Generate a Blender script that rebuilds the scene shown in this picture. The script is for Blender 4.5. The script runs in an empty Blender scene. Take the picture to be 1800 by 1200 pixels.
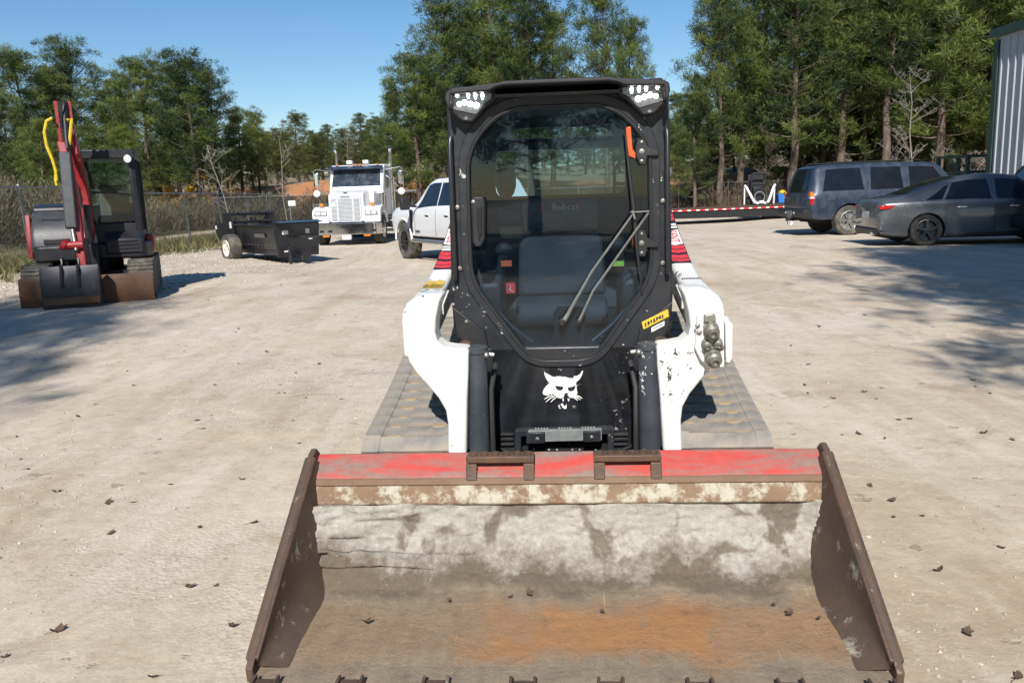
import bpy, bmesh, math, random
from mathutils import Vector, Matrix, noise
R_ = math.radians
rng = random.Random(11)
scene = bpy.context.scene
COL = scene.collection

# ------------------------------------------------------------------ camera
FPX, CXP, CYP, HZN, ROLL, CAMH = 1450.0, 900.0, 600.0, 338.0, 0.033, 1.5
PITCH = math.atan((CYP - HZN) / FPX * math.cos(ROLL))
C_FWD = Vector((0, math.cos(PITCH), -math.sin(PITCH)))
_u = Vector((0, math.sin(PITCH), math.cos(PITCH)))
C_R = Vector((1, 0, 0)) * math.cos(ROLL) - _u * math.sin(ROLL)
C_U = _u * math.cos(ROLL) + Vector((1, 0, 0)) * math.sin(ROLL)
CAM = Vector((0, 0, CAMH))
cd = bpy.data.cameras.new('camera')
cd.sensor_width = 36.0
cd.lens = 36.0 * FPX / 1800.0
cd.clip_start, cd.clip_end = 0.05, 6000
cam = bpy.data.objects.new('camera', cd)
COL.objects.link(cam)
mw = Matrix.Identity(4)
for i in range(3):
    mw[i][0], mw[i][1], mw[i][2], mw[i][3] = C_R[i], C_U[i], -C_FWD[i], CAM[i]
cam.matrix_world = mw
scene.camera = cam

# ------------------------------------------------------------------ sky, sun, exposure
SUN_EL, SUN_AZ = R_(39), R_(-6)         # sun behind the camera, a little to the left
TO_SUN = Vector((math.sin(SUN_AZ) * math.cos(SUN_EL), -math.cos(SUN_AZ) * math.cos(SUN_EL), math.sin(SUN_EL)))
world = bpy.data.worlds.new('World')
scene.world = world
world.use_nodes = True
wn = world.node_tree
sky = wn.nodes.new('ShaderNodeTexSky')
sky.sky_type = 'NISHITA'
sky.sun_disc = False
sky.sun_elevation = SUN_EL
sky.sun_rotation = math.pi - SUN_AZ
sky.air_density = 1.0
sky.dust_density = 0.15
sky.ozone_density = 3.0
hs = wn.nodes.new('ShaderNodeHueSaturation')
hs.inputs['Saturation'].default_value = 1.22
wn.links.new(sky.outputs[0], hs.inputs['Color'])
wn.links.new(hs.outputs[0], wn.nodes['Background'].inputs[0])
wn.nodes['Background'].inputs[1].default_value = 0.088
sl = bpy.data.lights.new('sun', 'SUN')
sl.energy = 5.0
sl.angle = R_(0.53)
sl.color = (1.0, 0.955, 0.885)
sun = bpy.data.objects.new('sun', sl)
COL.objects.link(sun)
sun.rotation_euler = TO_SUN.to_track_quat('Z', 'Y').to_euler()
scene.view_settings.view_transform = 'Standard'
scene.view_settings.look = 'None'
scene.view_settings.exposure = 0.34
scene.view_settings.gamma = 1.0

# ------------------------------------------------------------------ pixel helpers (a pixel is only a direction)
def ray(px, py):
    return C_FWD + C_R * ((px - CXP) / FPX) - C_U * ((py - CYP) / FPX)
def at(px, py, s):                       # s = pixels per metre there
    return CAM + ray(px, py) * (FPX / s)
def on_z(px, py, z=0.0):
    d = ray(px, py)
    return CAM + d * ((z - CAMH) / d.z)

# ------------------------------------------------------------------ mesh helpers
class MB:
    def __init__(s):
        s.v, s.f = [], []
    def add(s, vs, fs, M=None):
        o = len(s.v)
        s.v += [tuple(M @ Vector(v)) if M else tuple(v) for v in vs]
        s.f += [tuple(i + o for i in f) for f in fs]
        return s
    def box(s, x0, x1, y0, y1, z0, z1, M=None):
        return s.add([(x0, y0, z0), (x1, y0, z0), (x1, y1, z0), (x0, y1, z0), (x0, y0, z1), (x1, y0, z1), (x1, y1, z1), (x0, y1, z1)],
                     [(0, 3, 2, 1), (4, 5, 6, 7), (0, 1, 5, 4), (1, 2, 6, 5), (2, 3, 7, 6), (3, 0, 4, 7)], M)
    def bar(s, p0, p1, w, h, up=(0, 0, 1)):
        p0, p1 = Vector(p0), Vector(p1)
        d = p1 - p0
        z = d.normalized()
        x = z.cross(Vector(up))
        if x.length < 1e-4:
            x = z.cross(Vector((1, 0, 0)))
        x.normalize()
        y = x.cross(z)
        vs = []
        for p in (p0, p1):
            for a, b in ((-1, -1), (1, -1), (1, 1), (-1, 1)):
                vs.append(p + x * (a * w / 2) + y * (b * h / 2))
        return s.add(vs, [(0, 1, 2, 3), (7, 6, 5, 4), (0, 4, 5, 1), (1, 5, 6, 2), (2, 6, 7, 3), (3, 7, 4, 0)])
    def tube(s, pts, r, n=8, caps=True, closed=False):
        pts = [Vector(p) for p in pts]
        m = len(pts)
        rs = r if isinstance(r, (list, tuple)) else [r] * m
        ref = None
        o = len(s.v)
        for i, p in enumerate(pts):
            if closed:
                t = pts[(i + 1) % m] - pts[i - 1]
            else:
                t = pts[min(i + 1, m - 1)] - pts[max(i - 1, 0)]
            t.normalize()
            if ref is None:
                ref = t.cross(Vector((0.31, 0.2, 0.93)))
                if ref.length < 0.1:
                    ref = t.cross(Vector((1, 0, 0)))
            ref = (ref - t * ref.dot(t)).normalized()
            b = t.cross(ref)
            for k in range(n):
                a = 2 * math.pi * k / n
                s.v.append(tuple(p + (ref * math.cos(a) + b * math.sin(a)) * rs[i]))
        for i in range(m if closed else m - 1):
            j = (i + 1) % m
            for k in range(n):
                l = (k + 1) % n
                s.f.append((o + i * n + k, o + i * n + l, o + j * n + l, o + j * n + k))
        if caps and not closed:
            s.f.append(tuple(o + k for k in reversed(range(n))))
            s.f.append(tuple(o + (m - 1) * n + k for k in range(n)))
        return s
    def cyl(s, p0, p1, r0, r1=None, n=16):
        return s.tube([p0, p1], [r0, r0 if r1 is None else r1], n)
    def prism(s, pts, axis, lo, hi):
        def P(a, b, c):
            return {'x': (c, a, b), 'y': (a, c, b), 'z': (a, b, c)}[axis]
        n = len(pts)
        area = sum(pts[i][0] * pts[(i + 1) % n][1] - pts[(i + 1) % n][0] * pts[i][1] for i in range(n))
        flip = (area > 0) == (axis == 'y')
        vs = [P(a, b, lo) for a, b in pts] + [P(a, b, hi) for a, b in pts]
        fs = [tuple(range(n))[::-1], tuple(range(n, 2 * n))] + [(i, (i + 1) % n, n + (i + 1) % n, n + i) for i in range(n)]
        if flip:
            fs = [f[::-1] for f in fs]
        return s.add(vs, fs)
    def lathe(s, prof, c, axis='x', n=24):
        c = Vector(c)
        ax = {'x': Vector((1, 0, 0)), 'y': Vector((0, 1, 0)), 'z': Vector((0, 0, 1))}[axis] if isinstance(axis, str) else Vector(axis).normalized()
        u = ax.cross(Vector((0.2, 0.3, 0.93))).normalized()
        w = ax.cross(u)
        o = len(s.v)
        for r, h in prof:
            for k in range(n):
                a = 2 * math.pi * k / n
                s.v.append(tuple(c + ax * h + (u * math.cos(a) + w * math.sin(a)) * r))
        for i in range(len(prof) - 1):
            for k in range(n):
                l = (k + 1) % n
                s.f.append((o + i * n + k, o + i * n + l, o + (i + 1) * n + l, o + (i + 1) * n + k))
        if prof[0][0] > 1e-5:
            s.f.append(tuple(o + k for k in reversed(range(n))))
        if prof[-1][0] > 1e-5:
            s.f.append(tuple(o + (len(prof) - 1) * n + k for k in range(n)))
        return s
    def ball(s, c, r, n=10, m=7):
        rx, ry, rz = (r, r, r) if not isinstance(r, tuple) else r
        o = len(s.v)
        for i in range(m + 1):
            th = math.pi * i / m
            for k in range(n):
                a = 2 * math.pi * k / n
                s.v.append((c[0] + rx * math.sin(th) * math.cos(a), c[1] + ry * math.sin(th) * math.sin(a), c[2] + rz * math.cos(th)))
        for i in range(m):
            for k in range(n):
                l = (k + 1) % n
                s.f.append((o + i * n + k, o + (i + 1) * n + k, o + (i + 1) * n + l, o + i * n + l))
        return s
    def mesh(s, name, smooth=35):
        me = bpy.data.meshes.new(name)
        me.from_pydata(s.v, [], s.f)
        me.update()
        if smooth:
            me.polygons.foreach_set('use_smooth', [True] * len(me.polygons))
            me.set_sharp_from_angle(angle=R_(smooth))
        return me
    def build(s, name, mat, parent=None, bevel=0, smooth=35, seg=2, fix=False):
        me = s.mesh(name, smooth)
        if fix:
            b = bmesh.new(); b.from_mesh(me)
            bmesh.ops.recalc_face_normals(b, faces=b.faces)
            b.to_mesh(me); b.free()
        me.materials.append(mat)
        return obj(name, me, parent, bevel, seg)

def obj(name, me, parent=None, bevel=0, seg=2):
    o = bpy.data.objects.new(name, me)
    COL.objects.link(o)
    if parent:
        o.parent = parent
    if bevel:
        b = o.modifiers.new('bevel', 'BEVEL')
        b.width = bevel; b.segments = seg; b.limit_method = 'ANGLE'; b.angle_limit = R_(38)
    return o
def tag(o, label=None, cat=None, group=None, kind=None):
    for k, v in (('label', label), ('category', cat), ('group', group), ('kind', kind)):
        if v:
            o[k] = v
    return o
def thing(name, label, cat, loc=(0, 0, 0), rz=0.0, group=None):
    o = bpy.data.objects.new(name, None)
    o.empty_display_size = 0.2
    COL.objects.link(o)
    o.location = loc
    o.rotation_euler = (0, 0, rz)
    return tag(o, label, cat, group)
def dup(o, parent=None):
    c = o.copy()
    COL.objects.link(c)
    c.parent = parent
    for ch in o.children:
        dup(ch, c)
    return c
def text2d(body, size=1.0, extrude=0.0):
    cu = bpy.data.curves.new('lettering', 'FONT')
    cu.body = body; cu.size = size; cu.align_x = 'CENTER'; cu.align_y = 'CENTER'
    cu.resolution_u = 2
    o = bpy.data.objects.new('lettering', cu)
    COL.objects.link(o)
    dg = bpy.context.evaluated_depsgraph_get()
    me = bpy.data.meshes.new_from_object(o.evaluated_get(dg))
    vs = [tuple(v.co) for v in me.vertices]
    fs = [tuple(p.vertices) for p in me.polygons]
    bpy.data.objects.remove(o); bpy.data.curves.remove(cu); bpy.data.meshes.remove(me)
    return vs, fs
def lettering(name, body, size, mat, parent, O, X, Y, sx=1.0):
    """flat letters at O with the text direction X and up direction Y"""
    vs, fs = text2d(body, size)
    O, X, Y = Vector(O), Vector(X).normalized(), Vector(Y).normalized()
    m = MB()
    m.add([O + X * (v[0] * sx) + Y * v[1] for v in vs], fs)
    return m.build(name, mat, parent, smooth=0)
def smooth01(a, b, x):
    t = max(0.0, min(1.0, (x - a) / (b - a)))
    return t * t * (3 - 2 * t)
def lerp(a, b, t):
    return a + (b - a) * t

# ------------------------------------------------------------------ node helpers
class NT:
    def __init__(s, name):
        s.m = bpy.data.materials.new(name)
        s.m.use_nodes = True
        s.t = s.m.node_tree
        s.b = s.t.nodes['Principled BSDF']
        s.out = s.t.nodes['Material Output']
        s.tc = None
    def n(s, kind, **kw):
        x = s.t.nodes.new(kind)
        for k, v in kw.items():
            setattr(x, k, v)
        return x
    def l(s, a, b):
        s.t.links.new(a, b)
    def put(s, sock, v):
        if hasattr(v, 'is_linked'):
            s.l(v, sock)
        elif isinstance(v, (tuple, list)) and len(v) == 3 and sock.type == 'RGBA':
            sock.default_value = (*v, 1)
        else:
            sock.default_value = v
    def co(s, which='Object'):
        if s.tc is None:
            s.tc = s.n('ShaderNodeTexCoord')
        return s.tc.outputs[which]
    def pos(s):
        return s.n('ShaderNodeNewGeometry').outputs['Position']
    def map(s, vec, scale=(1, 1, 1), loc=(0, 0, 0)):
        x = s.n('ShaderNodeMapping')
        s.l(vec, x.inputs[0]); x.inputs['Scale'].default_value = scale; x.inputs['Location'].default_value = loc
        return x.outputs[0]
    def noise(s, scale, detail=4, rough=0.55, vec=None, dist=0.0):
        x = s.n('ShaderNodeTexNoise')
        s.l(vec if vec is not None else s.co(), x.inputs['Vector'])
        x.inputs['Scale'].default_value = scale; x.inputs['Detail'].default_value = detail
        x.inputs['Roughness'].default_value = rough; x.inputs['Distortion'].default_value = dist
        return x.outputs[0]
    def voro(s, scale, vec=None, feature='F1', out=0):
        x = s.n('ShaderNodeTexVoronoi', feature=feature)
        s.l(vec if vec is not None else s.co(), x.inputs['Vector'])
        x.inputs['Scale'].default_value = scale
        return x.outputs[out]
    def ramp(s, fac, stops, interp='LINEAR'):
        x = s.n('ShaderNodeValToRGB')
        x.color_ramp.interpolation = interp
        e = x.color_ramp.elements
        while len(e) < len(stops):
            e.new(0.5)
        for el, (p, c) in zip(e, stops):
            el.position = p
            el.color = (*c, 1) if isinstance(c, (tuple, list)) else (c, c, c, 1)
        s.l(fac, x.inputs[0])
        return x.outputs[0]
    def mix(s, fac, a, b, blend='MIX'):
        x = s.n('ShaderNodeMix', data_type='RGBA', blend_type=blend)
        s.put(x.inputs[0], fac); s.put(x.inputs[6], a); s.put(x.inputs[7], b)
        return x.outputs[2]
    def math(s, op, a, b=0.0, clamp=False):
        x = s.n('ShaderNodeMath', operation=op, use_clamp=clamp)
        s.put(x.inputs[0], a); s.put(x.inputs[1], b)
        return x.outputs[0]
    def sep(s, vec):
        x = s.n('ShaderNodeSeparateXYZ'); s.l(vec, x.inputs[0])
        return x.outputs
    def bump(s, h, strength=0.3, dist=0.01, normal=None):
        x = s.n('ShaderNodeBump')
        x.inputs['Strength'].default_value = strength; x.inputs['Distance'].default_value = dist
        s.l(h, x.inputs['Height'])
        if normal is not None:
            s.l(normal, x.inputs['Normal'])
        return x.outputs[0]
    def set(s, **kw):
        for k, v in kw.items():
            s.put(s.b.inputs[k.replace('_', ' ')], v)
        return s

def paint(name, col, rough=0.4, metal=0.0, coat=0.0, var=0.18, scale=6.0, dust=0.25, dustcol=(0.33, 0.28, 0.22), chips=None, chipcol=(0.7, 0.7, 0.68), bump=0.15, chipscale=60, spec=0.5):
    t = NT(name)
    a = t.noise(scale, 5, 0.6)
    c = t.mix(t.ramp(a, [(0.3, 0), (0.7, 1)]), tuple(x * (1 - var) for x in col), tuple(min(1, x * (1 + var)) for x in col))
    r = t.math('ADD', t.math('MULTIPLY', t.noise(scale * 4, 4), 0.25), rough - 0.12)
    if dust:
        d = t.ramp(t.noise(scale * 0.7, 8, 0.7, dist=0.4), [(0.45, 0), (0.75, 1)])
        d = t.math('MULTIPLY', d, dust)
        c = t.mix(d, c, dustcol)
        r = t.math('ADD', r, t.math('MULTIPLY', d, 0.4), True)
    if chips:
        k = t.ramp(t.math('MULTIPLY', t.noise(chipscale, 3, 0.7), t.math('ADD', t.noise(chipscale * 0.12, 2), 0.5)), [(chips, 0), (chips + 0.02, 1)])
        c = t.mix(k, c, chipcol)
    t.set(Base_Color=c, Roughness=r, Metallic=metal, Coat_Weight=coat, Specular_IOR_Level=spec)
    if bump:
        t.set(Normal=t.bump(t.noise(scale * 10, 4, 0.6), bump, 0.004))
    return t.m
def plain(name, col, rough=0.5, metal=0.0, **kw):
    t = NT(name)
    a = t.noise(30, 3)
    c = t.mix(t.ramp(a, [(0.35, 0), (0.65, 1)]), tuple(x * 0.85 for x in col), tuple(min(1, x * 1.12) for x in col))
    t.set(Base_Color=c, Roughness=rough, Metallic=metal, **kw)
    return t.m
def emit(name, col, strength):
    t = NT(name)
    t.set(Base_Color=col, Emission_Color=col, Emission_Strength=strength)
    return t.m
def glass(name, tint=(0.6, 0.7, 0.72), refl=1.45, rough=0.02, extra=0.0, dirt=0.0, dirtcol=(0.3, 0.33, 0.36)):
    t = NT(name)
    tr = t.n('ShaderNodeBsdfTransparent'); tr.inputs[0].default_value = (*tint, 1)
    gl = t.n('ShaderNodeBsdfGlossy'); gl.inputs['Roughness'].default_value = rough
    fr = t.n('ShaderNodeFresnel'); fr.inputs[0].default_value = refl
    mx = t.n('ShaderNodeMixShader')
    t.l(t.math('ADD', fr.outputs[0], extra, True), mx.inputs[0]); t.l(tr.outputs[0], mx.inputs[1]); t.l(gl.outputs[0], mx.inputs[2])
    res = mx
    if dirt:
        df = t.n('ShaderNodeBsdfDiffuse'); df.inputs[0].default_value = (*dirtcol, 1)
        d = t.math('MULTIPLY', t.ramp(t.noise(4, 8, 0.7, dist=0.5), [(0.4, 0.15), (0.75, 1)]), dirt)
        m2 = t.n('ShaderNodeMixShader')
        t.l(d, m2.inputs[0]); t.l(mx.outputs[0], m2.inputs[1]); t.l(df.outputs[0], m2.inputs[2])
        res = m2
    t.l(res.outputs[0], t.out.inputs[0])
    return t.m
# ------------------------------------------------------------------ materials
MAT = {}
MAT['white_paint'] = paint('white_paint', (0.78, 0.78, 0.76), 0.42, coat=0.2, var=0.05, dust=0.14, chips=0.675, chipcol=(0.05, 0.05, 0.05), chipscale=34, bump=0.05)
MAT['black_paint'] = paint('black_paint', (0.015, 0.018, 0.024), 0.38, var=0.25, dust=0.06, chips=0.70, chipcol=(0.5, 0.5, 0.5), chipscale=38, bump=0.08)
MAT['black_plastic'] = paint('black_plastic', (0.012, 0.013, 0.017), 0.5, var=0.3, dust=0.07, bump=0.1)
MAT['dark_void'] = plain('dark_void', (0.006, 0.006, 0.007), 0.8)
MAT['cyl_black'] = paint('cylinder_black', (0.040, 0.047, 0.058), 0.32, var=0.2, dust=0.15, dustcol=(0.25, 0.25, 0.25), chips=0.71, chipscale=30)
MAT['rubber'] = plain('rubber', (0.014, 0.014, 0.015), 0.65)
MAT['gasket'] = plain('gasket_rubber', (0.02, 0.021, 0.024), 0.35)
MAT['steel'] = paint('bare_steel', (0.36, 0.35, 0.33), 0.38, metal=0.9, dust=0.3)
MAT['chrome'] = plain('chrome', (0.75, 0.76, 0.78), 0.12, 1.0)
MAT['alu'] = plain('aluminium', (0.5, 0.5, 0.51), 0.32, 0.9)
MAT['brushed'] = plain('wiper_metal', (0.2, 0.2, 0.19), 0.45, 0.35)
MAT['interior'] = paint('cab_trim', (0.045, 0.055, 0.06), 0.6, var=0.2, dust=0.12)
MAT['interior_grey'] = plain('cab_trim_grey', (0.17, 0.19, 0.19), 0.6)
MAT['seat'] = paint('seat_fabric', (0.036, 0.040, 0.045), 0.75, var=0.25, dust=0.25, dustcol=(0.14, 0.14, 0.14))
MAT['red_dec'] = plain('decal_red', (0.62, 0.045, 0.05), 0.4)
MAT['black_dec'] = plain('decal_black', (0.02, 0.02, 0.024), 0.4)
MAT['white_dec'] = plain('decal_white', (0.78, 0.78, 0.77), 0.4)
MAT['yellow_dec'] = paint('decal_yellow', (0.62, 0.42, 0.035), 0.45, dust=0.3)
MAT['orange'] = plain('orange_plastic', (0.55, 0.10, 0.025), 0.45)
MAT['lime'] = plain('lime_label', (0.35, 0.55, 0.05), 0.5)
MAT['led'] = emit('lit_led', (1.0, 0.98, 0.95), 10.0)
MAT['reflector'] = plain('lamp_reflector', (0.34, 0.34, 0.35), 0.3, 0.6)
MAT['glass'] = glass('cab_glass', (0.74, 0.83, 0.90), 1.40, 0.004, 0.008, 0.010, (0.22, 0.32, 0.48))
MAT['lens'] = glass('lamp_lens', (0.92, 0.93, 0.93), 1.45)
MAT['side_glass'] = glass('side_glass', (0.78, 0.86, 0.84), 1.45)
MAT['green_couple'] = paint('plated_coupler', (0.30, 0.30, 0.26), 0.4, metal=0.75, dust=0.3)

def rusty(name, base, amt_lo=0.35, amt_hi=0.6, aniso=None, rust=((0.085, 0.035, 0.016), (0.20, 0.085, 0.035)), scale=5, mud=0.0, rough=0.7, metal=0.0):
    t = NT(name)
    n1 = t.noise(scale, 9, 0.72, dist=0.3, vec=t.map(t.co(), aniso) if aniso else None)
    n2 = t.noise(scale * 5, 6, 0.7)
    rc = t.mix(n2, rust[0], rust[1])
    k = t.ramp(n1, [(amt_lo, 0), (amt_hi, 1)])
    c = t.mix(k, t.mix(t.noise(scale * 3, 5), tuple(x * 0.75 for x in base), tuple(min(1, x * 1.2) for x in base)), rc)
    if mud:
        m = t.ramp(t.noise(scale * 1.6, 10, 0.72, vec=t.map(t.co(), loc=(3, 7, 1))), [(1 - mud - 0.06, 0), (1 - mud + 0.04, 1)])
        c = t.mix(m, c, t.mix(n2, (0.36, 0.33, 0.26), (0.50, 0.47, 0.39)))
    t.set(Base_Color=c, Roughness=rough, Metallic=metal, Normal=t.bump(t.noise(scale * 12, 6, 0.7), 0.35, 0.006))
    return t.m
MAT['bucket_red'] = rusty('bucket_red_paint', (0.46, 0.060, 0.048), 0.43, 0.58, rust=((0.14, 0.085, 0.07), (0.30, 0.22, 0.19)), scale=7, aniso=(0.30, 1.4, 1.4))
MAT['bucket_rust'] = rusty('bucket_rust', (0.15, 0.085, 0.05), 0.35, 0.65, rust=((0.16, 0.07, 0.035), (0.20, 0.15, 0.10)), scale=6)
MAT['bucket_mudrust'] = rusty('bucket_mud_rust', (0.17, 0.10, 0.06), 0.35, 0.6, rust=((0.20, 0.10, 0.05), (0.24, 0.19, 0.13)), scale=7, mud=0.47)
MAT['plate_rust'] = rusty('side_plate_rust', (0.085, 0.058, 0.043), 0.38, 0.6, rust=((0.055, 0.036, 0.027), (0.15, 0.090, 0.055)), scale=6, mud=0.36)
MAT['edge_rust'] = rusty('edge_rust', (0.085, 0.062, 0.052), 0.42, 0.62, rust=((0.10, 0.055, 0.036), (0.19, 0.105, 0.062)), scale=9, rough=0.5, metal=0.3)
MAT['blade_rust'] = rusty('blade_rust', (0.10, 0.065, 0.045), 0.4, 0.6, scale=3, mud=0.25)

# caked and stained inside of the bucket: dried mud above, wet streaks, rust-orange floor
def bucket_inside():
    t = NT('caked_mud')
    co = t.co()
    x, y, z = t.sep(co)[:3]
    warp = t.noise(3.2, 6, 0.6)
    warp2 = t.noise(3.4, 6, 0.62, vec=t.map(co, (1, 0.7, 0.7), (5, 2, 0)), dist=0.6)
    fine = t.noise(40, 8, 0.7)
    dry = t.mix(t.noise(6, 9, 0.72), (0.24, 0.22, 0.18), (0.47, 0.455, 0.405))
    dry = t.mix(t.ramp(fine, [(0.45, 0.0), (0.75, 0.6)]), dry, (0.55, 0.54, 0.495))
    wet = t.mix(fine, (0.080, 0.060, 0.043), (0.19, 0.148, 0.105))
    rust = t.mix(t.noise(6, 7, 0.65, vec=t.map(co, (0.5, 3, 1))), (0.25, 0.115, 0.045), (0.47, 0.235, 0.090))
    brown = t.mix(t.noise(7, 9, 0.75, vec=t.map(co, (2.2, 0.7, 1))), (0.11, 0.080, 0.055), (0.37, 0.295, 0.21))
    # arc height along the profile: floor y then wall z
    h = t.math('ADD', y, t.math('MULTIPLY', z, 1.15))
    hw = t.math('ADD', h, t.math('MULTIPLY', t.math('SUBTRACT', warp2, 0.5), 0.75))
    k_dry = t.ramp(t.math('ADD', hw, t.math('MULTIPLY', t.math('SUBTRACT', fine, 0.5), 0.22)), [(0.645, 0), (0.75, 0.55), (0.86, 1)])
    k_dryL = t.ramp(t.math('SUBTRACT', hw, t.math('MULTIPLY', t.math('MULTIPLY', t.math('ADD', x, 0.3), -1.0, True), 0.35)), [(0.60, 1), (0.62, 1)])
    streak = t.ramp(t.noise(5.0, 5, 0.55, vec=t.map(co, (0.8, 0.3, 0.75), (1.7, 0, 0)), dist=0.5), [(0.535, 0), (0.59, 1)])
    hs = t.math('ADD', h, t.math('MULTIPLY', t.math('SUBTRACT', warp, 0.5), 0.5))
    k_rust = t.math('MULTIPLY', t.ramp(hs, [(0.06, 0), (0.16, 1), (0.36, 1), (0.50, 0)]),
                    t.ramp(t.math('ADD', t.math('ADD', x, 0.42), t.math('MULTIPLY', t.math('SUBTRACT', warp2, 0.5), 1.2)), [(0.0, 0.2), (0.22, 0.85), (0.85, 0.95), (1.0, 0.45)]))
    c = t.mix(k_rust, brown, rust)
    kw = t.ramp(hs, [(0.50, 0), (0.58, 1)])
    c = t.mix(kw, c, wet)
    c = t.mix(k_dry, c, dry)
    c = t.mix(t.math('MULTIPLY', streak, t.math('MULTIPLY', kw, 0.85)), c, wet)
    scr = t.ramp(t.noise(26, 3, 0.6, vec=t.map(co, (3.5, 0.12, 0.12))), [(0.66, 0), (0.72, 0.55)])
    c = t.mix(t.math('MULTIPLY', scr, t.math('SUBTRACT', 1.0, kw)), c, (0.42, 0.36, 0.29))
    c = t.mix(t.ramp(t.noise(120, 3, 0.7), [(0.66, 0), (0.74, 0.7)]), c, (0.55, 0.52, 0.45))
    c = t.mix(t.ramp(t.noise(16, 8, 0.75), [(0.30, 0.6), (0.45, 0)]), c, (0.12, 0.09, 0.065))
    t.set(Base_Color=c, Roughness=0.9, Normal=t.bump(t.math('ADD', fine, t.math('MULTIPLY', t.noise(14, 8, 0.75), 2.4)), 0.55, 0.012))
    return t.m
MAT['caked'] = bucket_inside()

def track_mat():
    t = NT('track_rubber_dusty')
    co = t.co()
    a = t.noise(6, 8, 0.7, dist=0.3)
    c = t.mix(t.ramp(a, [(0.3, 0), (0.7, 1)]), (0.12, 0.125, 0.13), (0.27, 0.27, 0.255))
    c = t.mix(t.ramp(t.noise(2.5, 7, 0.7), [(0.38, 0), (0.62, 0.85)]), c, (0.36, 0.305, 0.23))
    t.set(Base_Color=c, Roughness=0.85, Normal=t.bump(t.noise(40, 6, 0.7), 0.3, 0.006))
    return t.m
MAT['track'] = track_mat()
MAT['mud'] = rusty('dried_mud', (0.34, 0.25, 0.155), 0.4, 0.6, rust=((0.24, 0.16, 0.09), (0.38, 0.30, 0.20)), scale=20)
MAT['leaf_dead'] = rusty('dead_leaf', (0.10, 0.062, 0.04), 0.4, 0.6, rust=((0.05, 0.033, 0.026), (0.15, 0.085, 0.05)), scale=20)

# ------------------------------------------------------------------ terrain
CTRL = [(-11.0, 19.1, 0.15), (-10.4, 27.5, 0.0), (-6.0, 11.8, 0.12), (-6, 14, 0.12), (-2.7, 22.0, -0.15), (-1.5, 19, -0.1), (-5.5, 29.2, -0.13), (9.3, 22.4, 0.065), (8.6, 17.1, 0.13), (11, 17, 0.13),
        (9.8, 40.0, -0.29), (2, 40, -0.25), (0, 2, 0), (0.4, 4, 0), (0.6, 6, 0), (-1, 3, 0), (1.6, 3, 0), (-1, 5, 0), (1.6, 5, 0), (0, 0, 0), (-4, 3, 0), (5, 3, 0), (-11, 12, 0.12), (13, 14, 0.1), (-14, 30, 0.0), (0, -8, 0), (14, 40, -0.2), (-20, 25, 0.1), (-14, 42, -0.1)]
def gz(x, y):
    sw = sz = 0.0
    for a, b, c in CTRL:
        w = 1.0 / ((x - a) ** 2 + (y - b) ** 2 + 0.6) ** 1.6
        sw += w; sz += w * c
    z = sz / sw
    if y > 50:
        z *= 1 - smooth01(50, 60, y)
        yy = y + 3.5 * noise.noise((x * 0.06, 3.1, 0.0)) + 1.2 * noise.noise((x * 0.3, 7.7, 0.0))
        z += (2.6 + 0.9 * noise.noise((x * 0.05, 9.0, 1.0))) * smooth01(61, 69, yy) + 0.035 * max(0, min(y, 260) - 70)
        z += 0.35 * noise.noise((x * 0.35, y * 0.35, 2.0)) * smooth01(58, 64, y)
    if y < 14 and abs(x) < 9:
        z += 0.006 * noise.noise((x * 1.1, y * 1.1, 0)) + 0.004 * noise.noise((x * 3.7, y * 3.7, 4)) + 0.003 * noise.noise((x * 11, y * 11, 8)) - 0.006
    return z
def gpt(x, y):
    return Vector((x, y, gz(x, y)))
def axis_lines(lo, hi, step, far_lo, far_hi, grow=1.16):
    a = [lo + i * step for i in range(int(round((hi - lo) / step)) + 1)]
    d, p = step, a[-1]
    while p < far_hi:
        d = min(d * grow, 400); p += d; a.append(p)
    d, p, pre = step, a[0], []
    while p > far_lo:
        d = min(d * grow, 400); p -= d; pre.append(p)
    return pre[::-1] + a
def fence_x(y):
    return -11.08 + 0.030 * (y - 19)

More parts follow.
